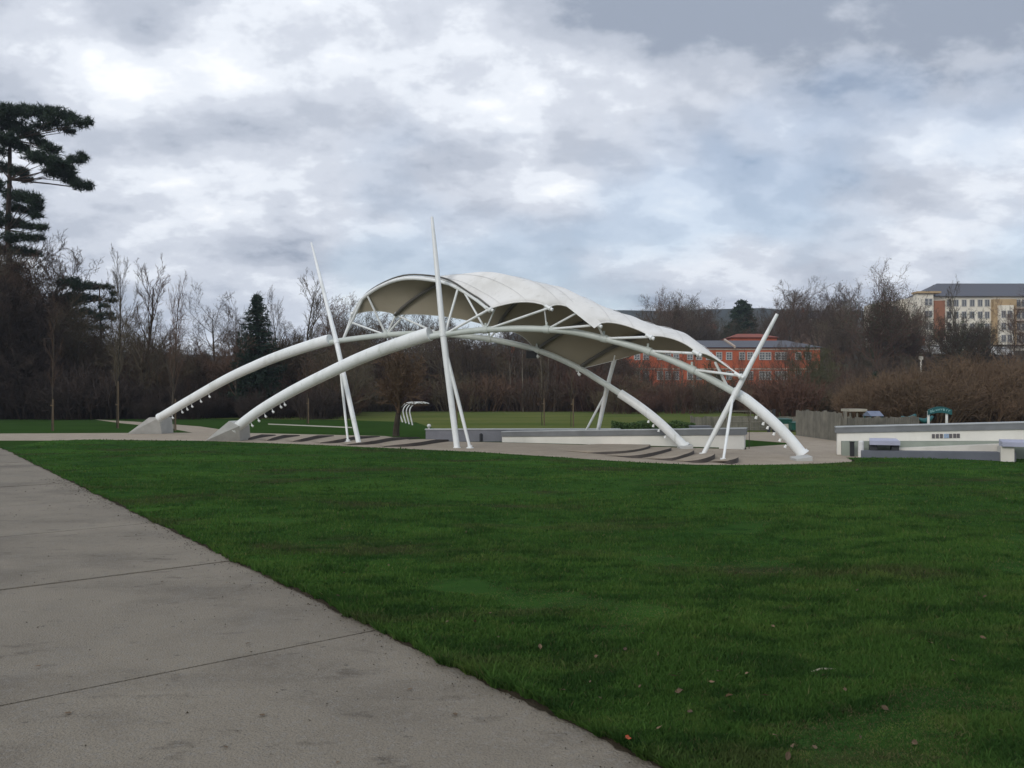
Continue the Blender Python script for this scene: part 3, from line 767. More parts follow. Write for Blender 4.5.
# ------------------------------------------------------------------ walls, benches, small site furniture
def site():
    # grey retaining wall beyond the plaza
    t = thing('retaining_wall', 'low plain grey wall standing behind the two feet of the tallest mast', 'wall', (0, 29.2, 0))
    b = MB(); b.wallbox((-3.15, 29.2), (4.0, 29.4), 0.35, -0.05, 0.42); b.build('wall_face', M['greywall'], t)
    b = MB(); b.wallbox((-3.18, 29.17), (4.0, 29.37), 0.41, 0.423, 0.46); b.build('coping', M['captop'], t)
    t = thing('low_wall', 'long low cream wall with dark grey coping behind the rounded terraces', 'wall', (3.4, 26.6, 0))
    a, c = (-0.36, 28.9), (7.46, 25.7)
    b = MB(); b.wallbox(a, c, 0.35, -0.05, 0.20, -0.05, 0.42); b.build('wall_face', M['cream_wall'], t)
    b = MB(); b.wallbox((a[0] - .03, a[1] - .04), (c[0] + .03, c[1] - .06), 0.45, 0.203, 0.36, 0.423, 0.61); b.build('coping', M['cap'], t)
    b = MB(); b.wallbox((a[0] - .03, a[1] - .05), (c[0] + .03, c[1] - .07), 0.48, 0.363, 0.385, 0.613, 0.64); b.build('coping_top', M['captop'], t)
    b = MB(); g = G(481, 441.5); b.tube([g, g + (0, 0, .18), g + (0, 0, .26), g + (0, 0, .30)], [.055, .055, .06, .03], 12); tag(b.build('bollard', M['dark']), 'small dark bollard in front of the plain grey wall', 'bollard')
    g = G(429, 431); t = thing('marker_post', 'short pale post with white globe top above the plain grey wall end', 'post', g)
    b = MB(); b.tube([g, g + (0, 0, .17)], .05, 10); b.build('stem', M['palestrip'], t)
    b = MB(); z = g + (0, 0, .24); b.tube([z + (0, 0, dz) for dz in (-.09, -.06, 0, .06, .09)], [.03, .08, .10, .08, .03], 12); b.build('globe', M['white'], t, smooth=True)
    # long cream wall at the playground with ledges, plaques and benches
    a, c = np.array((9.25, 22.75)), np.array((19.5, 19.2)); dr = (c - a) / np.linalg.norm(c - a); nn = np.array((dr[1], -dr[0]))
    t = thing('playground_wall', 'long cream wall with pale coping and row of small dark plaques', 'wall', (*a, 0))
    at = lambda s, o=0.0: tuple(a + dr * s + nn * o)
    LEN = np.linalg.norm(c - a)
    b = MB(); b.wallbox(at(0), at(LEN), 0.4, -0.05, 0.62, -0.05, 1.02); b.build('wall_face', M['cream_wall'], t)
    b = MB(); b.wallbox(at(-.05, .05), at(LEN + .05, .05), 0.5, 0.623, 0.77, 1.023, 1.20); b.build('coping', M['cap'], t)
    b = MB(); b.wallbox(at(-.05, .07), at(LEN + .05, .07), 0.54, 0.773, 0.80, 1.203, 1.235); b.build('coping_top', M['captop'], t)
    b = MB(); b.wallbox(at(0.1, .35), at(LEN, .35), 0.345, -0.05, 0.40, -0.05, 0.60); b.build('ledge', M['ledge'], t)
    b = MB(); b.wallbox(at(1.4, .75), at(4.2, .75), 0.39, -0.05, 0.25, -0.05, 0.44); b.build('upstand', M['palestrip'], t)
    b = MB(); b.wallbox(at(0.55, 1.15), at(4.15, 1.15), 0.39, -0.05, 0.20, -0.05, 0.24); b.build('plinth', M['plinth'], t)
    # plaques are set by where they fall along the wall
    def s_of(px):
        r = (px - 512) / F
        return (r * a[1] - a[0]) / (dr[0] - r * dr[1])
    for i, px in enumerate((933.3, 937.3, 941.3, 945, 947.6, 950.6, 954.6, 958.2)):
        s = s_of(px); w = 0.072 if px not in (945, 947.6) else 0.055; zc = 0.50 + 0.40 * s / LEN - 0.02
        q = np.array(at(s, .012)); bb = MB(); bb.box((*q, zc), (w, .02, .115), math.atan2(dr[1], dr[0]))
        bb.build('plaque', M['blueplaque'] if px in (945, 947.6) else M['plaque'], t)
    # benches standing in front of the wall
    def bench(px0, px1, d, ytop, ybot, label):
        p0, p1 = P(px0, ytop, d), P(px1, ytop, d); cx = (p0 + p1) / 2; w = p1[0] - p0[0]; ang = math.atan2(dr[1], dr[0])
        h0 = max(cx[2], 0.3)
        tb = thing('bench', label, 'bench', (cx[0], cx[1], 0), 'lilac slab benches along the cream wall')
        b = MB(); b.prism([tuple(np.array((cx[0], cx[1])) + dr * u + nn * v_) for u, v_ in ((-w / 2, .28), (w / 2, .28), (w / 2 - .04, -.28), (-w / 2 + .04, -.28))], h0 - .16, [h0 - .05, h0 - .05, h0, h0]); b.build('seat', M['lavender'], tb)
        for u in (-w * .36, w * .36):
            b = MB(); q = np.array((cx[0], cx[1])) + dr * u; b.box((*q, (h0 - .16) / 2), (w * .24 if px0 < 900 else .3, .36, h0 - .165), ang); b.build('support', M['dark' if px0 < 900 else 'palestrip'], tb)  # first bench: dark supports stand in for the shadow below its slab
    bench(870, 897.5, 21.7, 438.6, 449, 'lilac slab bench on supports coloured dark as shadow beside the white post by the cream wall')
    bench(1002.5, 1040, 20.35, 440, 450, 'lilac slab bench on dark supports cut by the picture edge, on the cream wall ledge')
    b = MB(); g = G(861, 456); g = P(861, 452, 21.8); g[2] = 0.0
    b.tube([g, g + (0, 0, .42)], .075, 12); b.tube([g + (0, 0, .42), g + (0, 0, .46)], [.075, .05], 12); tag(b.build('post', M['white']), 'stubby white post at the end of the bench by the cream wall', 'post')
    g2 = g + (-.16, .2, 0); b = MB(); b.box(g2 + (0, 0, .22), (.09, .09, .40)); b.box(g2 + (0, 0, .41), (.11, .11, .02)); tag(b.build('litter_bin', M['dark']), 'narrow dark bin next to the stubby white post', 'bin')
    # boarded fences
    def fence(name, p, q, h, label, gap=0.115, back=1):
        p, q = np.array(p), np.array(q); L_ = np.linalg.norm(q - p); d = (q - p) / L_; ang = math.atan2(d[1], d[0])
        t = thing(name, label, 'fence', (*p, 0))
        b = MB(); n = int(L_ / gap); r = random.Random(3)
        for i in range(n):
            c_ = p + d * (i + .5) * gap; hh = h + r.uniform(-.03, .03)
            b.box((*c_, hh / 2), (gap * .88, .02, hh), ang + r.uniform(-.03, .03))
        b.build('boards', M['fence'], t)
        b = MB(); nv = np.array((-d[1], d[0])) * .045 * back
        for z in (.25, h - .22): b.wallbox(p + nv, q + nv, .04, z, z + .09)
        b.build('rail', M['fence'], t)
        for i in range(int(L_ / 1.8) + 1):
            c_ = p + d * min(i * 1.8, L_) + nv * 2.4; b = MB(); b.box((*c_, (h + .05) / 2), (.1, .1, h + .05), ang); b.build('fence_post', M['fence'], t)
    fence('boarded_fence', (12.05, 29.2), (12.0, 33.8), 1.05, 'weathered grey board fence running back beside the gravel way', back=-1)
    fence('boarded_fence', (12.05, 29.15), (15.6, 30.6), 0.86, 'weathered grey board fence behind the cream wall end')
    fence('paling_fence', (8.6, 38.2), (16.5, 38.6), 0.66, 'low pale paling fence at the end of the gravel way')
    t = thing('field_gate', 'grey metal bar gate with dark posts across the gravel way', 'gate', (11, 37, 0))
    b = MB()
    for z in (.2, .45, .7, .95): b.tube([(9.9, 36.9, z), (12.1, 36.9, z)], .022, 6)
    for x in (9.9, 11.0, 12.1): b.tube([(x, 36.9, .1), (x, 36.9, 1.0)], .022, 6)
    b.build('bars', M['fence'], t)
    for x in (11.75, 11.98):
        b = MB(); b.box((x, 36.6, .5), (.11, .11, 1.0)); b.box((x, 36.6, 1.02), (.13, .13, .04)); b.build('gate_post', M['dark'], t)
    # containers and board beyond the fence
    def container(px0, px1, y0, y1, d, label):
        p, q = P(px0, y1, d), P(px1, y0, d); w = q[0] - p[0]; h = q[2] - p[2]; cx = (p[0] + q[0]) / 2
        t = thing('wheeled_container', label, 'container', (cx, d, 0), 'dark green wheeled containers'); z0 = p[2]
        b = MB(); b.box((cx, d + .3, z0 + h * .42 + .04), (w * .92, .7, h * .8), 0, 1.06); b.build('bin_body', M['green_bin'], t)
        b = MB(); b.prism([(cx - w / 2, d - .1), (cx + w / 2, d - .1), (cx + w / 2, d + .7), (cx - w / 2, d + .7)], z0 + h * .87, [z0 + h * .93, z0 + h * .93, z0 + h * 1.02, z0 + h * 1.02]); b.build('lid', M['green_bin'], t)
        b = MB()
        for sx in (-.4, .4):
            b.tube([(cx + sx * w - .03, d + .1, .07), (cx + sx * w + .03, d + .1, .07)], .07, 10)
            b.tube([(cx + sx * w, d + .1, .1), (cx + sx * w, d + .1, z0 + .1)], .03, 6)
        b.build('castors', M['dark'], t)
    container(791, 804, 422, 431, 37.2, 'dark green wheeled container nearest the weathered fence')
    container(778, 792, 418.5, 428, 37.7, 'dark green wheeled container farther back behind the arch sleeve')
    t = thing('notice_board', 'small white notice board standing in front of green containers', 'notice board', P(786, 430, 37.5))
    b = MB(); p, q = P(783.5, 430, 37.6), P(790.5, 424, 37.6); b.box(((p[0] + q[0]) / 2, 37.6, (p[2] + q[2]) / 2), (q[0] - p[0], .03, q[2] - p[2])); b.build('board', M['palestrip'], t)
    for x in (p[0] + .03, q[0] - .03): b = MB(); b.tube([(x, 37.63, -.05), (x, 37.63, q[2])], .02, 6); b.build('post', M['palewood'], t)
    # low grey block and hedge behind the wall
    b = MB(); p = P(700, 428, 31.5); b.box((p[0], p[1], .22), (.75, .5, .48)); b.box((p[0], p[1], .475), (.8, .55, .03)); tag(b.build('utility_cabinet', M['greywall']), 'low grey box beyond the cream wall beside the hedge', 'cabinet')
    # playground pieces
    t = thing('shelter', 'small pale flat-roofed shelter on posts beyond the weathered fence', 'shelter', P(857, 420, 44))
    p, q = P(848, 413, 44), P(866, 408, 44); r_ = q[2] - .12
    b = MB(); b.box(((p[0] + q[0]) / 2, 44.4, r_), (q[0] - p[0], 1.1, .14)); b.build('roof', M['palewood'], t)
    for x in (p[0] + .12, (p[0] + q[0]) / 2, q[0] - .12):
        for yy in (44, 44.8): b = MB(); b.box((x, yy, r_ / 2 - .07), (.07, .07, r_ - .145)); b.build('post', M['fence'], t)
    t = thing('playhouse', 'play tower with blue grey pitched roof and teal posts beside the shelter', 'playhouse', P(874, 424, 40))
    p, q = P(867.5, 417, 40), P(880.5, 411, 40); w = q[0] - p[0]; cx = (p[0] + q[0]) / 2; zt = q[2]; ze = p[2] + .05
    b = MB(); b.add([(cx - w / 2, 39.6, ze), (cx + w / 2, 39.6, ze), (cx + w / 2, 40.6, ze), (cx - w / 2, 40.6, ze), (cx - w / 2, 40.1, zt), (cx + w / 2, 40.1, zt)], [(0, 1, 5, 4), (2, 3, 4, 5), (0, 4, 3), (1, 2, 5), (3, 2, 1, 0)]); b.build('roof', M['bluegrey'], t)
    for x in (cx - w * .42, cx + w * .42):
        for yy in (39.75, 40.45): b = MB(); b.box((x, yy, ze / 2), (.07, .07, ze)); b.build('post', M['teal'], t)
    b = MB(); b.box((cx, 40.1, .42), (w * .84, .7, .08)); b.build('deck', M['teal'], t)
    for x, hh, m_ in ((18.6, .78, 'teal'), (19.4, .7, 'teal')):
        t = thing('spring_rider', 'low teal spring rider just above the cream wall coping' + (' nearer the playhouse' if x < 19 else ' nearer the teal arch sign'), 'playground toy', (x, 37.5, 0), 'teal spring riders')
        b = MB(); b.tube([(x, 37.5, 0), (x, 37.5, hh - .3)], .06, 8); b.build('spring', M['dark'], t)
        b = MB(); b.tube([(x - .35, 37.5, hh - .1), (x - .1, 37.5, hh - .22), (x + .15, 37.5, hh - .15), (x + .33, 37.5, hh)], [.05, .12, .12, .06], 10); b.build('body', M[m_], t, smooth=True)
    # arched sign
    t = thing('arched_sign', 'teal arched sign with pale lettering on two white posts', 'sign', P(938, 425, 36))
    D = 36.0; p, q = P(928.5, 420, D), P(948, 412, D)
    for x in (p[0], q[0] - .06):
        b = MB(); b.tube([(x, D, -.05), (x, D, q[2] + .05)], .055, 10); b.build('post', M['white'], t)
    b = MB(); K = 14; x0, x1 = p[0] - .08, q[0] + .12
    vs = []
    for i in range(K + 1):
        u = i / K; x = x0 + (x1 - x0) * u; ar = math.sin(math.pi * u); zl = q[2] - .13 + .10 * ar; zh = q[2] + .10 + .15 * ar
        vs += [(x, D - .07, zl), (x, D - .07, zh), (x, D - .12, zl), (x, D - .12, zh)]
    fs = []
    for i in range(K):
        o = i * 4; fs += [(o + 2, o + 6, o + 7, o + 3), (o + 4, o, o + 1, o + 5), (o + 3, o + 7, o + 5, o + 1), (o, o + 4, o + 6, o + 2)]
    fs += [(0, 2, 3, 1), (K * 4 + 1, K * 4 + 3, K * 4 + 2, K * 4)]
    b.add(vs, fs); board = b.build('board', M['teal'], t)
    # lettering too small to read in the photo: a run of pale strokes that follow the curve of the board
    b = MB(); r = random.Random(5); x = x0 + .10
    while x < x1 - .12:
        u = (x - x0) / (x1 - x0); ar = math.sin(math.pi * u); zc = q[2] - .01 + .125 * ar
        wl = r.uniform(.035, .07); hl = r.choice((.07, .07, .11)); k = r.random()
        b.box((x, D - .126, zc), (.016, .008, hl))
        if k < .6: b.box((x + wl / 2, D - .126, zc + hl * .36), (wl, .008, .018))
        if k > .3: b.box((x + wl, D - .126, zc - .01), (.016, .008, hl * .8))
        if k > .5: b.box((x + wl / 2, D - .126, zc - hl * .38), (wl, .008, .018))
        x += wl + .04 + (.05 if r.random() < .2 else 0)
    b.build('lettering', M['palteal'], board)
    # row of tall curved hoops on the field
    hl = ['leftmost curved white pole of the four hoops on the field', 'second curved white pole from the leaning dark tree', 'third curved white pole from the leaning dark tree', 'curved white pole of the hoops standing nearest the tall mast']
    for i in range(4):
        d = 50 - i * 1.6; px = 399.8 + i * 3.3
        pts = [P(px + 3, 421, d), P(px + .9, 416.5, d), P(px, 412, d), P(px + .8, 408, d), P(px + 3.8, 404.6, d), P(px + 8.5, 402.6, d), P(px + 14, 402.2, d), P(px + 19.5, 403.6, d)]
        pts[0][2] = -.05
        b = MB(); cl = catmull(pts, 5); b.tube(cl, [.042 - .018 * k / len(cl) for k in range(len(cl))], 8)
        tag(b.build('hoop', M['white'], smooth=True), hl[i] if i else 'curved white pole of the hoops closest to the dark tree', 'hoop', 'curved hoops on the field')


site()

# ------------------------------------------------------------------ plants
def rot_about(v, axis, ang):
    axis = axis / np.linalg.norm(axis); c, s = math.cos(ang), math.sin(ang)
    return v * c + np.cross(axis, v) * s + axis * np.dot(axis, v) * (1 - c)


def grow(mbs, p, d, L, r, lvl, spec, R):
    """recursive bare branch; mbs = (trunk builder, twig builder)"""
    nseg = (7, 4, 3, 2, 1)[lvl] if lvl < 5 else 1
    pts = [np.array(p, float)]; dirs = [d / np.linalg.norm(d)]; rr = [r]
    w = spec['wander'] * (1 + 0.5 * lvl)
    for i in range(nseg):
        dd = dirs[-1] + np.array([R.gauss(0, w), R.gauss(0, w), R.gauss(0, w) + spec['up'] * (0.25 if lvl else 0.1)])
        dd /= np.linalg.norm(dd); dirs.append(dd); pts.append(pts[-1] + dd * L / nseg)
        rr.append(r * (1 - (i + 1) / nseg * (0.80 if lvl < spec['max'] else 0.55)))
    sides = (8, 5, 3, 3, 3)[lvl]
    mbs[0 if lvl == 0 else 1].tube(pts, rr, sides, cap=False)
    if lvl >= spec['max']: return
    n = spec['n'][lvl]; s0 = spec['start'][lvl]
    for k in range(n):
        t = s0 + (1 - s0) * ((k + R.random()) / n); f = t * nseg; i = min(int(f), nseg - 1)
        q = pts[i] * (1 - f + i) + pts[i + 1] * (f - i); dd = dirs[i + 1]
        ax = np.cross(dd, np.array([R.gauss(0, 1), R.gauss(0, 1), R.gauss(0, 1)]))
        nd = rot_about(dd, ax, math.radians(R.gauss(*spec['angle'][lvl])))
        Lk = L * spec['ratio'][lvl] * (1 - spec['fall'][lvl] * (t - s0) / (1 - s0 + 1e-6)) * R.uniform(.7, 1.2)
        rk = max(r * (1 - t * .75) * spec['rr'][lvl], spec['rmin'])
        grow(mbs, q, nd, Lk, rk, lvl + 1, spec, R)


SPREAD = dict(max=4, n=(11, 7, 6, 4), start=(.28, .25, .2, .15), angle=((48, 10), (42, 12), (40, 14), (38, 15)), ratio=(.55, .55, .52, .5), fall=(.45, .4, .3, .2), rr=(.55, .6, .6, .6), rmin=.011, wander=.07, up=.5)
UPRIGHT = dict(SPREAD, n=(16, 6, 5, 3), start=(.18, .2, .2, .15), angle=((24, 7), (26, 8), (28, 10), (30, 12)), ratio=(.36, .5, .5, .5), up=.6, wander=.045)
SLIM = dict(SPREAD, max=3, n=(18, 5, 4), start=(.3, .2, .2), angle=((34, 8), (32, 10), (30, 12)), ratio=(.20, .5, .5), up=.5, wander=.03, rmin=.010)
ROUND = dict(SPREAD, n=(16, 8, 6, 4), start=(.2, .2, .2, .1), angle=((52, 14), (44, 14), (42, 16), (40, 15)), ratio=(.5, .5, .5, .5), up=.55, wander=.08, rmin=.012)


def tree_proto(name, spec, H, r, seed, twig, bark, lean=0.0):
    R = random.Random(seed); a, b = MB(), MB()
    grow((a, b), (0, 0, -.1), np.array((lean, 0, 1.0)), H, r, 0, spec, R)
    t = thing(name, None, None)
    a.build('trunk', bark, t, smooth=True); b.build('crown', twig, t)
    return t


def place(proto, used, loc, rz, s, label, cat, group=None, sz=None):
    """first use moves the prototype itself, later ones copy it with its parts"""
    o = proto if proto.name not in used else copy_tree(proto)
    used.add(proto.name)
    o.location = tuple(float(k) for k in loc); o.rotation_euler = (0, 0, rz); o.scale = (s, s, s if sz is None else sz)
    for k in ('label', 'category', 'group'):
        if k in o: del o[k]
    tag(o, label, cat, group)
    return o


def tuft(b, c, L, w, n, R, up=.35, flat_=1.0):
    for _ in range(n):
        d = np.array((R.gauss(0, 1), R.gauss(0, 1), R.gauss(0, 1) * flat_ + up)); d /= np.linalg.norm(d) + 1e-9
        s = np.cross(d, (R.gauss(0, 1), R.gauss(0, 1), R.gauss(0, 1))); s = s / (np.linalg.norm(s) + 1e-9) * w
        q = c + d * L * R.uniform(.7, 1.1); b.tri(c - s, c + s, q)


def pine(name, base, trunk, pads, label, ntuft, L, seed, rad0, d):
    R = random.Random(seed); t = thing(name, label, 'tree', base)
    b = MB(); m = len(trunk); b.tube(trunk, [rad0 * (1 - .75 * i / (m - 1)) for i in range(m)], 10); b.build('trunk', M['pinebark'], t, smooth=True)
    br = MB(); nb = MB()
    for (px, py, rx, rz_) in pads:
        dd = d + R.uniform(-2.2, 2.2); c = P(px, py, dd); rx *= d / F; rz_ *= d / F
        z0 = c[2] - R.uniform(.2, .9); tz = sorted(trunk, key=lambda q: abs(q[2] - z0))[0]
        mid = (tz + c) / 2 + np.array((0, R.uniform(-.3, .3), R.uniform(-.3, .1)))
        br.tube([tz, mid, c - (0, 0, rz_ * .5)], [.05, .035, .015], 5)
        k = max(6, int(ntuft * rx * max(rz_, .25)))
        for _ in range(k):
            q = np.array((R.gauss(0, .6), R.gauss(0, .6), R.gauss(0, .5)))
            if np.linalg.norm(q) > 1.3: continue
            e = c + q * (rx, rx * 1.1, rz_)
            if R.random() < .25: br.tube([c + (e - c) * .2 - (0, 0, rz_ * .4), e], [.03, .012], 3, cap=False)
            tuft(nb, e, L, .028, 12, R, .5)
    br.build('branches', M['pinebark'], t); nb.build('needles', M['needle'], t)


BIGPADS = [(-30, 112, 22, 6), (-8, 108, 16, 5), (10, 112, 14, 5), (24, 110, 10, 5), (36, 113, 10, 5), (48, 112, 10, 4), (60, 114, 10, 4), (70, 117, 8, 3), (78, 123, 9, 3), (88, 122, 4, 4), (56, 123, 12, 4), (42, 127, 9, 3), (68, 131, 7, 2), (12, 125, 14, 6),
           (-14, 126, 16, 8), (28, 133, 12, 5), (40, 143, 9, 4), (52, 149, 8, 3), (8, 140, 12, 6), (20, 148, 8, 4), (-12, 150, 14, 7), (34, 157, 9, 5), (46, 160, 11, 6), (58, 163, 9, 5), (66, 170, 9, 6), (74, 161, 7, 4), (82, 158, 5, 5), (60, 174, 8, 4), (70, 180, 8, 4), (79, 185, 7, 4), (89, 187, 4, 5), (50, 172, 7, 4), (20, 172, 9, 4), (27, 180, 6, 3), (5, 168, 8, 5),
           (-10, 185, 12, 7), (14, 196, 9, 5), (24, 197, 8, 5), (33, 200, 7, 6), (37, 206, 6, 5), (14, 208, 8, 5), (26, 211, 8, 4), (36, 216, 6, 3), (5, 222, 9, 6), (20, 224, 8, 4), (30, 227, 8, 3), (42, 228, 5, 3), (-12, 215, 12, 7), (12, 238, 9, 4), (26, 238, 8, 3), (38, 238, 6, 3), (2, 250, 10, 5), (20, 252, 9, 4), (32, 254, 7, 3), (-14, 245, 12, 6), (15, 268, 9, 4)]
D1 = 63.0
tr = [P(9, y, D1) + (0.12 * math.sin(y * .05), 0, 0) for y in (424, 380, 330, 280, 230, 180, 140, 112)]; tr[0][2] = -.1
pine('black_pine', (tr[0][0], D1, 0), tr, BIGPADS, 'tall dark pine with tiered branches standing above the wood', 400, .45, 3, .34, D1)
SMPADS = [(64, 283, 7, 5), (72, 282, 8, 5), (80, 287, 8, 5), (90, 286, 8, 4), (99, 287, 7, 3), (108, 287, 5, 3), (113, 294, 4, 3), (112, 301, 5, 3), (96, 298, 7, 3), (104, 306, 6, 3), (84, 298, 9, 5), (74, 298, 10, 7), (66, 305, 9, 8), (76, 314, 9, 6), (88, 312, 7, 4), (98, 316, 6, 3), (109, 315, 5, 3), (113, 319, 3, 2), (80, 326, 8, 4), (92, 328, 6, 3), (103, 328, 5, 3), (66, 322, 8, 6), (72, 338, 9, 5), (88, 340, 8, 4), (94, 348, 6, 3), (78, 352, 8, 4), (90, 357, 6, 3), (62, 345, 9, 6), (56, 300, 8, 6)]
D2 = 67.0
tr = [P(104 - (420 - y) * .035, y, D2) for y in (420, 380, 350, 320, 300, 286)]; tr[0][2] = -.1
pine('spreading_pine', (tr[0][0], D2, 0), tr, SMPADS, 'smaller spreading pine with open layers at the wood edge', 330, .34, 5, .16, D2)


def conifer(name, base, H, Rb, seed, label, material, dens=1.0, group=None, tl=.30, tw=.04, ex=.85):
    R = random.Random(seed); t = thing(name, label, 'tree', base, group); B = np.array(base, float)
    b = MB(); b.tube([B, B + (0, 0, H * .5), B + (0, 0, H * .98)], [H * .022, H * .013, .02], 8); b.build('trunk', M['pinebark'], t, smooth=True)
    br = MB(); nb = MB(); z = H * .06; br.tube([B + (0, 0, H * .05), B + (0, 0, H * .97)], .02, 4)
    while z < H * .985:
        f = 1 - z / H; L0 = Rb * (f ** ex) * R.uniform(.85, 1.1) + .1
        for k in range(int((5 + 4 * f) * dens)):
            a = R.uniform(0, 2 * math.pi); L = L0 * R.uniform(.55, 1.15); dr = np.array((math.cos(a), math.sin(a), 0))
            p0 = B + (0, 0, z); p1 = p0 + dr * L * .55 + (0, 0, -.02 * L); p2 = p0 + dr * L + (0, 0, .10 * L - .12)
            br.tube([p0, p1, p2], [.035, .025, .01], 3, cap=False)
            for s in np.linspace(.18, 1, max(3, int(L / .22))):
                q = (p0 + (p1 - p0) * s / .55) if s < .55 else p1 + (p2 - p1) * (s - .55) / .45
                q = q + np.array((R.gauss(0, .10), R.gauss(0, .10), R.gauss(-.05, .06)))
                tuft(nb, q, tl, tw, 8, R, -.15)
        z += H * .021 + .07
    br.build('branches', M['pinebark'], t); nb.build('needles', material, t)


g = P(257, 395, 62); conifer('spruce', (g[0], 62, -.05), EYE + (HZ - 290) / F * 62, 2.8, 9, 'dark green spruce standing upright among bare trees', M['spruce'], 2.4)

# bare trees
sp1 = tree_proto('bare_tree', SPREAD, 10, .17, 21, M['twig'], M['bark'])
sp2 = tree_proto('bare_tree', SPREAD, 10, .15, 22, M['twig'], M['bark'], .1)
up1 = tree_proto('upright_bare_tree', UPRIGHT, 10, .13, 23, M['twig'], M['bark'])
up2 = tree_proto('upright_bare_tree', UPRIGHT, 10, .12, 24, M['twig'], M['bark'], -.05)
ro1 = tree_proto('bare_tree', ROUND, 10, .17, 25, M['twig'], M['bark'])
sl1 = tree_proto('slender_tree', SLIM, 9, .065, 26, M['twig'], M['bark'])
sl2 = tree_proto('slender_tree', SLIM, 9, .06, 27, M['twig'], M['bark'], .03)


def shrub_proto(name, seed, n, H, W_, m, lean=.55, rmin=.012):
    R = random.Random(seed); b = MB()
    spec = dict(max=4, n=(0, 6, 4, 3), start=(.2, .25, .2, .15), angle=((30, 10), (30, 12), (32, 14), (34, 15)), ratio=(.5, .55, .55, .5), fall=(.3, .3, .3, .2), rr=(.6, .6, .6, .6), rmin=rmin, wander=.07, up=.35)
    for k in range(n):
        a = R.uniform(0, 6.283); u = math.sqrt(R.random()); rad = u * W_ * .35
        p = (math.cos(a) * rad, math.sin(a) * rad, -.1); d = np.array((math.cos(a) * lean * u + R.gauss(0, .1), math.sin(a) * lean * u + R.gauss(0, .1), 1.0))
        grow((b, b), p, d, H * (1 - .28 * u) * R.uniform(.75, 1.05) * .78, .03, 1, spec, R)
    return b.build(name, m)


dsh = [shrub_proto('dark_shrub', 71, 52, 3.4, 4.8, M['darkshrub'], .6, rmin=.014), shrub_proto('dark_shrub', 72, 44, 3.9, 4.2, M['darkshrub'], .45, rmin=.014)]
sh = [shrub_proto('bare_shrub', 31, 42, 3.6, 4.6, M['shrub'], rmin=.014), shrub_proto('bare_shrub', 32, 46, 3.0, 5.0, M['shrub'], .75, rmin=.014), shrub_proto('bare_shrub', 33, 34, 4.4, 4.0, M['shrub'], .4, rmin=.014)]
rsh = [shrub_proto('red_brown_shrub', 34, 105, 4.2, 5.6, M['redshrub'], .6, rmin=.010), shrub_proto('red_brown_shrub', 35, 95, 3.6, 5.2, M['redshrub'], .75, rmin=.010)]
USED = set(); USED_SH = set()


def put_shrub(protos, x, y, s, label, group, sz=None):
    pr = random.choice(protos); o = pr if pr.name not in USED_SH else pr.copy()
    if pr.name in USED_SH: C.objects.link(o)
    USED_SH.add(pr.name)
    z = float(terrain(x, y)); o.location = (x, y, z); o.rotation_euler = (0, 0, random.uniform(0, 6.28)); o.scale = (s, s, s if sz is None else sz)
    tag(o, label, 'shrub', group)


def put_tree(protos, x, y, H, label, group, wide=1.0):
    pr = random.choice(protos); s = H / (11.0 if pr.name.startswith('bare') else 10.5)
    place(pr, USED, (x, y, float(terrain(x, y))), random.uniform(0, 6.28), s * wide, label, 'tree', group, sz=s)


# trees that stand out singly
def solo(pr, px, ytop, d, label, base=None, wide=1.0, group=None, rz=0.0):
    x = (px - 512) / F * d; z = float(terrain(x, d)); H = EYE + (HZ - ytop) / F * d - z
    k = 11.0 if pr.name.startswith('bare') else (9.4 if pr.name.startswith('slender') else 10.6)
    place(pr, USED, (x, d, z), rz, H / k * wide, label, 'tree', group, sz=H / k)


solo(up1, 117, 268, 56, 'tall narrow bare tree against the sky beside the spreading pine', wide=.75)
solo(up2, 143, 277, 60, 'pale airy bare tree with broad top between two narrow ones', wide=1.25)
solo(up1, 172, 288, 52, 'thin bare tree rising behind the rear arch footing', wide=.62, rz=2)
solo(sp1, 216, 306, 66, 'low spreading bare tree behind the rear arch sleeve', wide=1.0, rz=1)
solo(sp2, 236, 308, 68, 'grey bare tree just beside the dark spruce', wide=.9, rz=2)
solo(up2, 300, 287, 66, 'tall vase-shaped bare tree between spruce and leaning mast', wide=1.25, rz=1.2)
solo(up1, 281, 300, 68, 'thin bare tree close behind the dark spruce', wide=.7, rz=4)
solo(ro1, 333, 300, 70, 'dense bare tree behind the top of the rear arch', wide=1.0, rz=.6)
# staked young trees on the grass
for i, (px, yb, yt, d, lab) in enumerate([(117, 428, 300, 41, 'slender staked young tree near the rear arch footing'), (52, 431, 300, 38, 'slender young tree on the grass before the dark pine wood'),
                                        (307, 421, 330, 48, 'slender young tree on the field behind the near arch sleeve'), (174, 431, 330, 38, 'slender young tree just beyond the rear arch footing'),
                                        (542, 425, 345, 45, 'slender young tree on the field behind the middle of the stage'), (571, 427, 352, 43, 'slender young tree on the field nearest the rear leaning mast'),
                                        (455, 424, 350, 47, 'slender young tree on the field beside the tallest mast')]):
    solo(sl1 if i % 2 else sl2, px, yt, d, lab, wide=.8, rz=i)
    x = (px - 512) / F * d
    b = MB(); b.tube([(x + .12, d - .1, -.05), (x + .11, d - .1, 1.5 if i else 2.4)], .035, 6); b.tube([(x - .02, d - .1, 1.2), (x + .14, d - .1, 1.2)], .03, 6)
    tag(b.build('tree_stake', M['stake']), lab.replace('slender staked young tree', 'wooden stake beside the young tree').replace('slender young tree', 'wooden stake beside the young tree'), 'stake', 'stakes of the young trees')
solo(sl2, 749, 362, 25.2, 'slender brown young tree at the end of the low cream wall', wide=.6, rz=1)
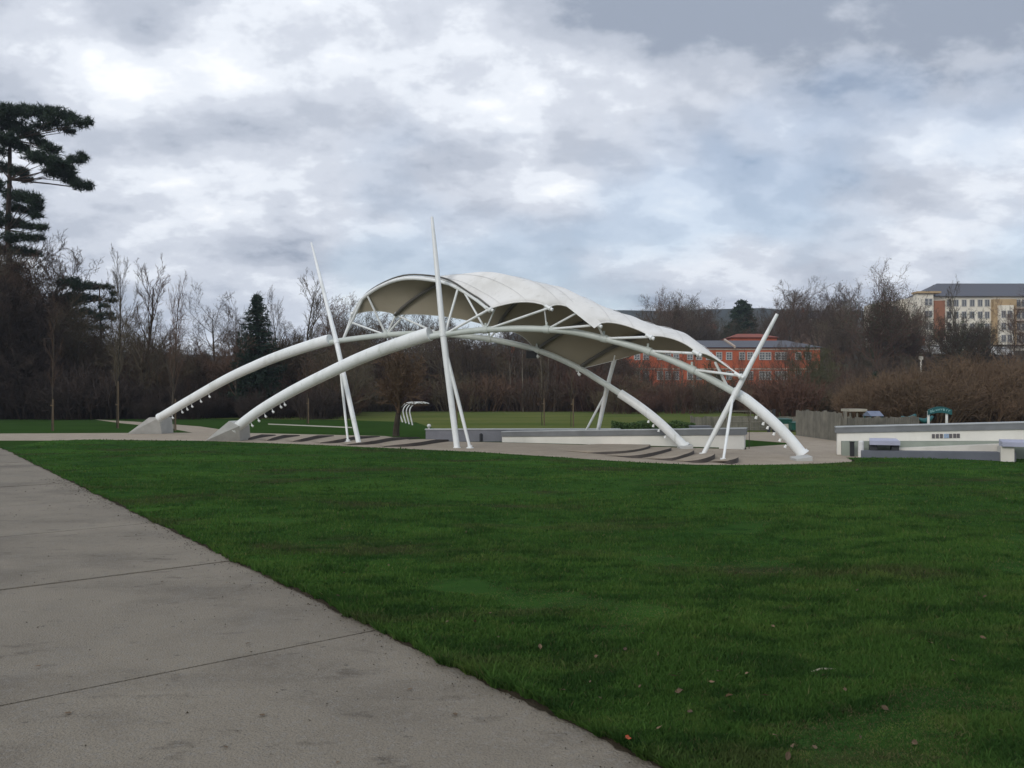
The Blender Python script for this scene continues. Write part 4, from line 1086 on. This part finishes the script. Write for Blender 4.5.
# dark tree under the stage roof
RED = dict(ROUND, n=(22, 9, 7, 5), start=(.36, .15, .15, .1), rmin=.0075, ratio=(.62, .5, .5, .5))
rd = tree_proto('reddish_tree', RED, 2.75, .15, 51, M['redshrub'], M['bark'])
rd.location = (g_x := (396 - 512) / F * 33, 33, 0); tag(rd, 'thick-trunked dark reddish tree beyond the terraces under the canopy mouth', 'tree')


def swell(px):
    return 1.0 + 0.13 * math.sin(px * 0.047 + 1.3) + 0.11 * math.sin(px * 0.113) + 0.06 * math.sin(px * 0.29)


def wood(n, xr, yr, hr, protos, label, group, wide=(.8, 1.15), skip=None):
    k = 0
    while k < n:
        y = random.uniform(*yr); px = random.uniform(*xr); x = (px - 512) / F * y
        if skip and skip(px, y): continue
        put_tree(protos, x, y, random.uniform(*hr) * swell(px), label, group, random.uniform(*wide)); k += 1


def thicket(n, xr, yr, sr, protos, label, group, skip=None):
    k = 0
    while k < n:
        y = random.uniform(*yr); px = random.uniform(*xr); x = (px - 512) / F * y
        if skip and skip(px, y): continue
        put_shrub(protos, x, y, random.uniform(*sr) * swell(px * 1.3 + 40), label, group); k += 1


ALL = [sp1, sp2, ro1, ro1, up2]
# dark wood beside the tall pine
wood(54, (-110, 46), (57, 72), (9.6, 12.6), [ro1, sp1, ro1], 'dense dark bare tree in the wood beneath the tall pine', 'bare trees beneath the tall pine', (1.0, 1.3))
wood(18, (40, 86), (60, 70), (7, 9.2), [ro1, sp1], 'dense dark bare tree in the wood under the spreading pine', 'bare trees under the spreading pine', (1.0, 1.3))
thicket(44, (-110, 125), (56, 62), (.55, 1.1), dsh, 'dark bare shrub along the foot of the pine wood', 'shrubs at the foot of the pine wood')
# wood behind the arch sleeves
wood(62, (92, 352), (58, 78), (4.8, 6.4), [sp1, sp2, ro1, ro1], 'bare brown tree in the wood behind the two white arch sleeves', 'bare trees behind the arch sleeves', (1.0, 1.35))
thicket(44, (100, 350), (56, 62), (.4, .8), dsh, 'low dark bare shrub along the wood edge behind the arch sleeves', 'low shrubs behind the arch sleeves')
thicket(46, (90, 352), (64, 78), (1.25, 1.6), sh, 'tall bare brown shrub deep in the wood behind the arch sleeves', 'tall shrubs behind the arch sleeves')
# wood behind the field, seen under the canopy
wood(52, (345, 606), (84, 108), (7.5, 10.5), [sp1, sp2, ro1, ro1, up2], 'bare brown tree in the wood behind the field under the canopy', 'bare trees behind the field', (.9, 1.3))
thicket(54, (340, 660), (82, 92), (.8, 1.3), sh, 'bare brown shrub along the far edge of the field', 'shrubs along the far edge of the field')
thicket(34, (345, 606), (96, 112), (1.8, 2.4), sh, 'tall bare shrub high in the wood behind the field', 'tall shrubs behind the field')
# band below the red brick building
thicket(46, (600, 870), (72, 92), (.75, 1.1), sh, 'bare brown shrub on the slope below the red brick building', 'shrubs below the red brick building')
wood(20, (600, 860), (80, 98), (4.0, 6.0), ALL, 'low bare tree on the slope below the red brick building', 'bare trees below the red brick building')
wood(8, (700, 830), (97, 107), (5.0, 6.8), [up2, sp2, up1], 'thin bare tree standing close in front of the brick building windows', 'thin trees in front of the brick building', (.7, .9))
# skyline trees beyond the red brick building
wood(34, (640, 728), (150, 190), (9.5, 14), [sp1, sp2, ro1], 'bare tree on the rise behind the red brick roof', 'bare trees behind the brick roof', (1.0, 1.4))
wood(26, (752, 850), (135, 170), (8, 11.5), [sp1, sp2, ro1, ro1], 'grey bare tree on the hillside beside the red brick building end', 'bare trees beside the brick building end', (1.0, 1.3))
wood(16, (825, 908), (108, 130), (8, 11.5), [ro1, sp1, ro1], 'tall bare tree on the slope between the brick and cream buildings', 'bare trees between brick and cream buildings', (1.0, 1.3))
thicket(26, (815, 912), (94, 120), (1.0, 1.5), sh, 'bare shrub on the bank between the brick and cream buildings', 'shrubs between the two buildings')
wood(14, (868, 1060), (92, 118), (5, 7.5), [ro1, sp1, up2], 'bare tree on the slope in front of the cream apartments', 'bare trees in front of the cream apartments', (.8, 1.2))
wood(40, (-150, 700), (118, 165), (7, 10), [sp1, ro1, sp2], 'far bare tree on the hillside behind the wood', 'far bare trees on the hillside', (1.2, 1.6), skip=lambda px, y: 600 < px)
wood(20, (928, 1060), (104, 128), (8.0, 12), [up1, up2, sp2], 'tall thin bare tree standing before the cream apartment front', 'tall thin trees before the cream apartments', (.8, 1.1))
wood(4, (880, 915), (112, 128), (8.5, 10.5), [ro1, sp1], 'tall bare tree hiding the balconies of the cream apartments', 'trees before the apartment balconies', (.9, 1.1))
dk = tree_proto('dark_tree', dict(ROUND, n=(20, 9, 7, 4), start=(.1, .2, .2, .1), rmin=.016), 8, .15, 65, M['darkshrub'], M['bark'])
wood(26, (-110, 44), (56, 62), (7.5, 9.6), [dk], 'near-black twiggy tree packed into the wood under the tall pine', 'near-black trees under the tall pine', (.9, 1.2))
pt = tree_proto('pale_trunked_tree', SLIM, 9, .11, 61, M['twig'], M['palebark'])
wood(20, (455, 700), (80, 90), (4.0, 7.0), [pt], 'slender pale-trunked tree at the front of the wood beyond the field', 'pale-trunked trees at the wood front', (.8, 1.1))
hb1 = tree_proto('olive_tree', ROUND, 8, .14, 63, M['olivetwig'], M['bark'])
wood(14, (200, 900), (66, 92), (4.5, 6.5), [hb1], 'olive-tinged dense tree among the brown wood', 'olive-tinged trees in the wood', (1.1, 1.5), skip=lambda px, y: 355 < px < 640 and y < 84 or 610 < px < 700)
# rounded red-brown thicket behind the playground
thicket(30, (868, 915), (46, 56), (.5, .75), rsh, 'lower reddish brown shrub at the side of the thicket nearest the shelter', 'low red-brown shrubs by the shelter')
thicket(42, (905, 1080), (46, 62), (.85, 1.15), rsh, 'reddish brown rounded shrub in the thicket behind the playground', 'red-brown shrubs behind the playground', skip=lambda px, y: px < 930 and y > 54)
thicket(14, (770, 880), (52, 66), (.6, .9), sh, 'bare olive brown shrub behind the weathered fence', 'shrubs behind the weathered fence')


def ivy_tree(px, ytop, d, seed, label, H0, wide, nleaf):
    x = (px - 512) / F * d; z = float(terrain(x, d)); H = EYE + (HZ - ytop) / F * d - z; R = random.Random(seed)
    a, b, lv = MB(), MB(), MB()
    spec = dict(ROUND, n=(26, 9, 7, 4), start=(H0, .2, .2, .1), angle=((36, 14), (40, 14), (42, 16), (40, 15)), ratio=(.95 * wide, .5, .5, .5), fall=(.12, .3, .3, .2), up=.7, rmin=.015)
    grow((a, b), (x, d, z - .1), np.array((0, 0, 1.0)), H * .50, H * .017, 0, spec, R)
    t = thing('ivy_tree', label, 'tree', (x, d, z))
    a.build('trunk', M['bark'], t, smooth=True); b.build('crown', M['twig'], t)
    vs = b.v
    for _ in range(nleaf):
        c = np.array(vs[R.randrange(len(vs))]) + (R.gauss(0, .2), R.gauss(0, .2), R.gauss(0, .2))
        if R.random() < .35: c = np.array((x + R.gauss(0, .35), d + R.gauss(0, .35), z + R.uniform(.05, .75) * H))
        u = np.array((R.gauss(0, 1), R.gauss(0, 1), R.gauss(0, 1))); u /= np.linalg.norm(u); w = np.cross(u, (R.gauss(0, 1), R.gauss(0, 1), R.gauss(0, 1))); w /= np.linalg.norm(w)
        s = R.uniform(.05, .10); lv.add([c - u * s, c + w * s * .7, c + u * s, c - w * s * .7], [(0, 1, 2, 3)])
    lv.build('ivy', M['ivy'], t)


ivy_tree(874, 272, 108, 41, 'big round-topped ivy-clad tree rising highest beside the cream apartments', .35, 1.0, 9000)
ivy_tree(902, 299, 112, 43, 'ivy-tinged tree leaning towards the cream apartment gable', .4, .8, 1800)
ivy_tree(963, 292, 96, 44, 'twin-topped ivy-clad tree in front of the long cream facade', .35, .75, 3000)
ivy_tree(982, 290, 98, 45, 'slim ivy-clad tree in front of the cream facade', .35, .65, 2500)
g = P(742, 300, 165); z = float(terrain(g[0], 165)); conifer('cypress', (g[0], 165, z), EYE + (HZ - 299) / F * 165 - z, 5.0, 12, 'dark evergreen clump on the skyline above the red brick roof', M['needle'], 2.2, tl=.6, tw=.11, ex=.5)
g = P(677, 300, 168); z = float(terrain(g[0], 168)); conifer('cypress', (g[0], 168, z), EYE + (HZ - 305) / F * 168 - z, 1.9, 13, 'narrow dark evergreen on the skyline near the canopy', M['needle'], 1.4, tl=.5, tw=.09)
g = P(876, 395, 72); z = float(terrain(g[0], 72)); conifer('evergreen_bush', (g[0], 72, z), 3.9, 1.2, 15, 'dark green evergreen between the olive slope and red-brown thicket', M['needle'], 1.1)


def hedge(px0, px1, d, y0, label):
    p, q = P(px0, y0, d), P(px1, y0, d); R = random.Random(2); b = MB(); h = p[2]
    for _ in range(9000):
        x = R.uniform(p[0], q[0]); c = np.array((x, d + R.uniform(-.4, .4), R.uniform(0, h) * (1 - .15 * abs(math.sin(x * 2.3)))))
        u = np.array((R.gauss(0, 1), R.gauss(0, 1), R.gauss(0, 1))); u /= np.linalg.norm(u); w = np.cross(u, (R.gauss(0, 1), R.gauss(0, 1), R.gauss(0, 1))); w /= np.linalg.norm(w)
        s = R.uniform(.02, .05); b.add([c - u * s, c + w * s * .6, c + u * s, c - w * s * .6], [(0, 1, 2, 3)])
    t = thing('hedge', label, 'hedge', ((p[0] + q[0]) / 2, d, 0)); b.build('leaves', M['hedge'], t)
    b = MB()
    for _ in range(60):
        x = R.uniform(p[0], q[0]); b.tube([(x, d + R.uniform(-.2, .2), -.05), (x + R.gauss(0, .15), d + R.uniform(-.3, .3), h * .8)], [.015, .006], 4)
    b.build('stems', M['bark'], t)


hedge(612, 694, 33, 420.5, 'low bright green hedge running behind the long cream wall')

# ------------------------------------------------------------------ buildings
def window(t, c, w, h, ny=-1, m='frame_paint', bars=(1, 1), bar=.07):
    """framed window on a wall that faces the viewer; pane is a sub-part of the frame"""
    cx, cy, cz = c; b = MB(); y = cy - .05
    b.box((cx - w / 2 + bar / 2, y, cz), (bar, .1, h)); b.box((cx + w / 2 - bar / 2, y, cz), (bar, .1, h))
    b.box((cx, y, cz + h / 2 - bar / 2), (w - 2 * bar, .1, bar)); b.box((cx, y, cz - h / 2 + bar / 2), (w - 2 * bar, .1, bar))
    for i in range(bars[0]): b.box((cx - w / 2 + w * (i + 1) / (bars[0] + 1), y, cz), (bar * .7, .08, h - 2 * bar))
    for i in range(bars[1]): b.box((cx, y + .003, cz - h / 2 + h * (i + 1) / (bars[1] + 1)), (w - 2 * bar, .07, bar * .7))
    f = b.build('window', M[m], t)
    b = MB(); b.box((cx, cy - .012, cz), (w - 2 * bar, .02, h - 2 * bar)); b.build('pane', M['glass'], f)


def brick_building():
    D = 112.0; x0 = (627 - 512) / F * D; x1 = (820 - 512) / F * D; g = 1.2
    ze = EYE + (HZ - 347.5) / F * D; zr = EYE + (HZ - 340.5) / F * (D + 5)
    t = thing('brick_building', 'long orange-red brick building with slate roof and two rows of white windows', 'building', ((x0 + x1) / 2, D, g))
    b = MB(); b.box(((x0 + x1) / 2, D + 5, (g + ze) / 2), (x1 - x0, 10, ze - g)); b.build('wall', M['brick'], t)
    b = MB(); ex = .4
    b.add([(x0 - ex, D - ex, ze), (x1 + ex, D - ex, ze), (x1 + ex, D + 10 + ex, ze), (x0 - ex, D + 10 + ex, ze), (x0 + 3, D + 5, zr), (x1 - 3, D + 5, zr)],
          [(0, 1, 5, 4), (2, 3, 4, 5), (3, 0, 4), (1, 2, 5), (3, 2, 1, 0)])
    roof = b.build('roof', M['slate'], t)
    for px in (672,):
        x = (px - 512) / F * D; b = MB(); b.box((x, D + 5, zr + .3), (.9, .9, 1.7)); b.box((x, D + 5, zr + 1.2), (1.05, 1.05, .15)); b.build('chimney', M['brick'], roof)
    b = MB(); b.box(((x0 + x1) / 2, D - .04, ze - .25), (x1 - x0, .08, .2)); b.box(((x0 + x1) / 2, D - .04, ze - 3.0), (x1 - x0, .06, .16)); b.build('string_course', M['stone_trim'], t)
    # raked parapet between the two roof lengths
    xp = (734 - 512) / F * D; b = MB(); b.add([(xp - .12, D - .42, ze - .15), (xp + .12, D - .42, ze - .15), (xp + .12, D + 5, zr - .1), (xp - .12, D + 5, zr - .1), (xp - .12, D - .42, ze + .22), (xp + .12, D - .42, ze + .22), (xp + .12, D + 5, zr + .25), (xp - .12, D + 5, zr + .25)],
                      [(3, 2, 1, 0), (4, 5, 6, 7), (0, 1, 5, 4), (1, 2, 6, 5), (2, 3, 7, 6), (3, 0, 4, 7)]); b.build('parapet', M['stone_trim'], t)
    for row, (ya, yb) in enumerate(((352, 360), (371, 380))):
        za, zb = EYE + (HZ - ya) / F * D, EYE + (HZ - yb) / F * D
        for px in (637, 646, 660, 668, 676, 690, 699, 709, 719, 729, 742, 750, 762, 768, 778, 784, 798, 808):
            window(t, ((px - 512) / F * D, D, (za + zb) / 2), .86, za - zb, bars=(1, 2), bar=.09)
    for px in (646, 660, 690, 720):
        window(t, ((px - 512) / F * D, D, EYE + (HZ - 389) / F * D), 1.0, 1.0, bars=(1, 0), bar=.1)
    # projecting end bay in brick with bare gable
    xb0, xb1 = (741 - 512) / F * 120, (788 - 512) / F * 120; zt = EYE + (HZ - 337.5) / F * 125
    u = thing('brick_house', 'red brick house with clay roof showing above the slate roof', 'house', ((xb0 + xb1) / 2, 124, 3))
    b = MB(); b.box(((xb0 + xb1) / 2, 128, (3 + zt) / 2), (xb1 - xb0, 6, zt - 3)); b.build('wall', M['brick'], u)
    b = MB(); xa, xc = xb0 - .3, xb1 + .3; b.add([(xa, 124.6, zt), (xc, 124.6, zt), (xc, 131.4, zt), (xa, 131.4, zt), (xa + 2, 128, zt + .8), (xc - 2, 128, zt + .8)], [(0, 1, 5, 4), (2, 3, 4, 5), (3, 0, 4), (1, 2, 5), (3, 2, 1, 0)]); b.build('roof', M['redroof'], u)
    for px in (752, 776): window(u, ((px - 512) / F * 125, 125, zt - 1.1), 1.0, 1.2)


brick_building()


def small_house(px0, px1, y0, y1, ye, D, wall, roof, label, wins, base):
    x0, x1 = (px0 - 512) / F * D, (px1 - 512) / F * D; zr, ze = EYE + (HZ - y0) / F * D, EYE + (HZ - ye) / F * D; zb = base
    t = thing('house', label, 'house', ((x0 + x1) / 2, D, zb)); dp = (x1 - x0) * .8
    b = MB(); b.box(((x0 + x1) / 2, D + dp / 2, (zb + ze) / 2), (x1 - x0, dp, ze - zb)); b.build('wall', M[wall], t)
    b = MB(); e = .3; b.add([(x0 - e, D - e, ze), (x1 + e, D - e, ze), (x1 + e, D + dp + e, ze), (x0 - e, D + dp + e, ze), (x0 - e, D + dp / 2, zr), (x1 + e, D + dp / 2, zr)], [(0, 1, 5, 4), (2, 3, 4, 5), (3, 0, 4), (1, 2, 5), (3, 2, 1, 0)]); rf = b.build('roof', M[roof], t)
    b = MB(); b.box((x0 + .8, D + dp / 2, zr + .35), (.6, .6, 1.2)); b.build('chimney', M['brick'], rf)
    for (px, py, w, h) in wins: window(t, ((px - 512) / F * D, D, EYE + (HZ - py) / F * D), w, h)


small_house(692, 716, 323, 338, 329, 190, 'oldbrick', 'redroof', 'small red-brown house among trees on the rise behind the brick roof', [(699, 333, 1.2, 1.3), (709, 333, 1.2, 1.3)], 6)
small_house(804, 838, 311, 336, 318, 178, 'oldbrick', 'slate', 'brown house half hidden by bare trees near the big ivy tree', [(812, 323, 1.4, 1.5), (823, 323, 1.4, 1.5), (831, 323, 1.2, 1.5)], 7)
small_house(508, 548, 352, 380, 358, 128, 'greywall', 'slate', 'pale house glimpsed through trees beneath the stage roof', [(519, 367, 1.1, 1.2), (528, 367, 1.1, 1.2), (537, 367, 1.1, 1.2)], 1.5)


def apartments():
    D = 150.0; X = lambda px: (px - 512) / F * D; Zy = lambda y: EYE + (HZ - y) / F * D
    x0, x1 = X(914), X(1110); zb = 6.5; ze = Zy(296.5); zr = EYE + (HZ - 283.5) / F * (D + 7)
    t = thing('apartment_block', 'long cream apartment block with grey hipped roof and ochre bays on the hill', 'building', ((x0 + x1) / 2, D, zb))
    b = MB(); b.box(((x0 + x1) / 2, D + 7, (zb + ze) / 2), (x1 - x0, 14, ze - zb)); b.build('wall', M['creamhouse'], t)
    b = MB(); e = .6; b.add([(x0 + 2.4, D - e, ze), (x1 + e, D - e, ze), (x1 + e, D + 14, ze), (x0 + 2.4, D + 14, ze), (x0 + 8, D + 7, zr), (x1, D + 7, zr), (x0 + 1.2, D - e, ze)], [(0, 1, 5, 4), (2, 3, 4, 5), (3, 6, 0, 4), (1, 2, 5), (3, 2, 1, 0, 6)]); b.build('roof', M['slate'], t)
    def bay(pa, pb_, ya, yb, m, dep):
        b = MB(); b.box(((X(pa) + X(pb_)) / 2, D - dep / 2, (Zy(ya) + Zy(yb)) / 2), (X(pb_) - X(pa), dep - .004, Zy(ya) - Zy(yb))); b.build('bay', M[m], t)
    bay(913, 929, 294.6, 345, 'creamhouse', 1.6); bay(929.4, 943, 301, 340, 'terracotta', .7); bay(991, 1014, 299.5, 345, 'ochre', .8); bay(995, 1009, 306, 345, 'creamhouse', 1.4); bay(1030, 1050, 299, 345, 'ochre', .8)
    b = MB(); b.box(((X(913) + X(934)) / 2, D - 1.0, Zy(294.6) + .2), (X(934) - X(913) + .5, 2.2, .35)); b.build('flat_roof', M['ochre'], t)
    for y in (303, 315, 327, 339):
        for px in (922, 926): window(t, (X(px), D - 1.6, Zy(y)), .7, 1.3, bars=(0, 1), bar=.1)
        for px in (949, 956, 964, 972, 980, 987, 1018, 1024, 1056, 1064): window(t, (X(px), D, Zy(y)), .95, 1.35, bars=(1, 0), bar=.1)
        if y > 303:
            for px in (999, 1005): window(t, (X(px), D - 1.4, Zy(y)), .9, 1.4, bars=(1, 0), bar=.1)
        for px in (1020,):
            b = MB(); b.box((X(px), D - .6, Zy(y + 6)), (2.6, 1.2, .15)); bl = b.build('balcony', M['stone_trim'], t)
            b = MB()
            for k in range(14): b.box((X(px) - 1.25 + k * .192, D - 1.17, Zy(y + 6) + .55), (.04, .04, 1.0))
            b.box((X(px), D - 1.17, Zy(y + 6) + 1.07), (2.6, .06, .06)); b.build('railing', M['dark'], bl)
    # lower side wing with stacked balconies
    wx0, wx1 = X(893), X(913); wz = Zy(299)
    b = MB(); b.box(((wx0 + wx1) / 2, D + 8, (zb + wz) / 2), (wx1 - wx0 - .02, 9, wz - zb)); b.build('side_wing', M['creamhouse'], t)
    for y in (308, 318, 328, 338):
        b = MB(); b.box(((wx0 + wx1) / 2, D + 3.0, Zy(y + 5)), (3.2, 1.0, .16)); bl = b.build('balcony', M['stone_trim'], t)
        b = MB()
        for k in range(16): b.box(((wx0 + wx1) / 2 - 1.55 + k * .205, D + 2.53, Zy(y + 5) + .55), (.04, .04, 1.0))
        b.box(((wx0 + wx1) / 2, D + 2.53, Zy(y + 5) + 1.07), (3.2, .06, .06)); b.build('railing', M['dark'], bl)
        window(t, ((wx0 + wx1) / 2, D + 3.5, Zy(y)), 1.5, 1.6, bars=(1, 0), bar=.1)
    # brick outbuilding below
    D2 = 132.; x0, x1 = (899 - 512) / F * D2, (925 - 512) / F * D2; zt = EYE + (HZ - 337) / F * D2
    u = thing('brick_garage', 'low red brick garage on the slope below the cream apartments', 'garage', ((x0 + x1) / 2, D2, 5))
    b = MB(); b.box(((x0 + x1) / 2, D2 + 2, (4 + zt) / 2), (x1 - x0, 4, zt - 4)); b.build('wall', M['brick'], u)
    b = MB(); b.box(((x0 + x1) / 2, D2 + 2, zt + .1), (x1 - x0 + .4, 4.4, .2)); b.build('roof', M['stone_trim'], u)
    for k in (.25, .72): b = MB(); b.box((x0 + (x1 - x0) * k, D2 - .03, zt - 1.3), (1.4, .06, 2.0)); b.build('door', M['terracotta'], u)


apartments()


def car_proto():
    t = thing('parked_car', None, None)
    b = MB(); prof = [(-2.1, .35), (2.1, .35), (2.15, .75), (1.45, .95), (.85, 1.48), (-1.1, 1.5), (-1.75, 1.0), (-2.15, .9)]
    n = len(prof); vs = [(x, -.82 if z < 1.2 else -.68, z) for x, z in prof] + [(x, .82 if z < 1.2 else .68, z) for x, z in prof]
    b.add(vs, [tuple(range(n)), tuple(range(2 * n - 1, n - 1, -1))] + [(i + n, (i + 1) % n + n, (i + 1) % n, i) for i in range(n)]); b.build('body', M['white'], t)
    b = MB(); b.add([(-1.45, -.80, 1.02), (1.2, -.80, 1.0), (.78, -.71, 1.40), (-1.0, -.71, 1.42)], [(0, 1, 2, 3)]); b.build('side_window', M['glass'], t)
    b = MB(); b.add([(1.42, -.66, 1.0), (1.42, .66, 1.0), (.92, .58, 1.43), (.92, -.58, 1.43)], [(0, 1, 2, 3)]); b.build('windscreen', M['glass'], t)
    for x in (-1.3, 1.35):
        for y in (-.78, .78): b = MB(); b.tube([(x, y - .1, .32), (x, y + .1, .32)], .32, 14); b.build('wheel', M['tyre'], t)
    return t


cp = car_proto(); cu = set()
for px, py, D, s, rz, lab in ((934, 357, 126, 1.25, .1, 'white car parked on the slope beside the brick garage'), (972, 357, 128, .9, 1.3, 'white car parked end-on behind the ivy-clad tree'), (997, 357.5, 127, 1.1, .2, 'white car parked farthest from the brick garage below the ochre bay')):
    p = P(px, py, D); place(cp, cu, (p[0], D, p[2]), rz, s, lab, 'car', 'white cars parked on the slope')
    # level shelf of ground each car stands on
tb = MB(); p, q = P(922, 357.3, 124), P(1012, 357.8, 124); tb.prism([(p[0], 123), (q[0], 123), (q[0] + 2, 131), (p[0] + 1, 131)], 2.0, p[2] - .02)
o = tb.build('car_park_ground', M['woodfloor']); o['kind'] = 'structure'
b = MB(); p = P(921, 372, 100); zt = EYE + (HZ - 358) / F * 100; b.tube([(p[0], 100, float(terrain(p[0], 100))), (p[0], 100, zt)], .1, 8); b.box((p[0], 100, zt), (.5, .1, .4)); tag(b.build('sign_post', M['palestrip']), 'pale sign post on the slope below the white car', 'sign')

# ------------------------------------------------------------------ haze
def haze():
    b = MB(); b.box((200, 330, 60), (2600, 1300, 126)); m = bpy.data.materials.new('air'); m.use_nodes = True; nt = m.node_tree
    nt.nodes.remove(nt.nodes['Principled BSDF']); v = nt.nodes.new('ShaderNodeVolumePrincipled')
    v.inputs['Color'].default_value = (0.72, 0.83, 1.0, 1); v.inputs['Density'].default_value = 0.00032; v.inputs['Anisotropy'].default_value = 0.1
    nt.links.new(v.outputs[0], nt.nodes['Material Output'].inputs['Volume'])
    o = b.build('haze', m); o['kind'] = 'stuff'


haze()

# ------------------------------------------------------------------ litter on the lawn and path
def leaf_mesh(name, m, s, seed):
    R = random.Random(seed); b = MB(); out = [(-.5, 0), (-.3, .22), (0, .32), (.28, .2), (.5, 0), (.28, -.2), (0, -.32), (-.3, -.22)]
    zs = lambda x, y: .35 * abs(y) + .22 * x * x + .08 * R.uniform(-1, 1)
    vs = [(x * s, y * s, zs(x, y) * s) for x, y in out] + [(-.25 * s, 0, .01 * s), (.25 * s, 0, .012 * s)]
    b.add(vs, [(0, 8, 1), (1, 8, 9, 2), (2, 9, 3), (3, 9, 4), (4, 9, 5), (5, 9, 6), (6, 9, 8, 7), (7, 8, 0)])
    b.tube([(-.5 * s, 0, .05 * s), (-.8 * s, .05 * s, .12 * s)], .012 * s, 4); return b.build(name, m)


lp = [leaf_mesh('fallen_leaf', M['leaf'], .042, k) for k in range(3)]; lu = set()
spots = [(809, 571), (658, 660), (720, 678), (823, 683), (747, 680), (845, 700), (690, 716), (735, 718), (660, 730), (775, 742), (793, 753), (860, 748), (955, 677), (930, 645), (712, 688), (765, 702), (475, 624), (432, 610), (520, 600), (560, 616), (596, 660), (625, 655), (498, 640), (640, 690), (600, 700), (540, 650), (885, 720), (1000, 740), (915, 755), (700, 640), (985, 600), (610, 545)]
R = random.Random(8)
while len(spots) < 85: spots.append((R.uniform(330, 1020), 470 + 298 * R.random() ** .8))
for i, (px, py) in enumerate(spots):
    g = G(px, py, .05)
    if g[1] < float(lawn_lo(g[0])) + .1: continue
    pr = lp[i % 3]; o = pr if pr.name not in lu else pr.copy()
    if pr.name in lu: C.objects.link(o)
    lu.add(pr.name); s = R.uniform(.45, 1.05)
    o.location = (g[0], g[1], float(lawn_z(g[0], g[1])) + .03); o.rotation_euler = (R.gauss(0, .4), R.gauss(0, .4), R.uniform(0, 6.3)); o.scale = (s, s, s)
    tag(o, 'dry brown leaf fallen on the near lawn', 'leaf', 'dry leaves on the near lawn')
o = leaf_mesh('fallen_leaf', M['redleaf'], .05, 9); g = G(628, 742, .05); o.location = (g[0], g[1], .07); o.rotation_euler = (.4, .2, 1); tag(o, 'bright orange-red leaf lying at the edge of the concrete path', 'leaf')
pl = [leaf_mesh('path_leaf', M['leaf'], .045, 20 + k) for k in range(2)]; pu = set()
for i, (px, py) in enumerate([(18, 589), (227, 583), (226, 748), (338, 763), (105, 536), (162, 582), (505, 660), (248, 644), (38, 667), (455, 715), (262, 716), (68, 714), (410, 690)]):
    g = G(px, py, .02); pr = pl[i % 2]; o = pr if pr.name not in pu else pr.copy()
    if pr.name in pu: C.objects.link(o)
    pu.add(pr.name); o.location = (g[0], g[1], .025); o.rotation_euler = (0, 0, R.uniform(0, 6.3)); s = R.uniform(.5, .95); o.scale = (s, s, s * .5)
    tag(o, 'flattened brown leaf lying on the concrete path', 'leaf', 'leaves on the concrete path')
b = MB(); p, q = G(806, 674, .06), G(836, 669, .06); b.tube([p, (p + q) / 2 + (0, .01, .012), q], [.006, .007, .004], 6); tag(b.build('twig', M['stick']), 'pale bare stick lying on the lawn among brown leaves', 'stick')

# prototypes that were never placed
for t in [sp1, sp2, up1, up2, ro1, sl1, sl2]:
    if 'label' not in t: print('unused', t.name)
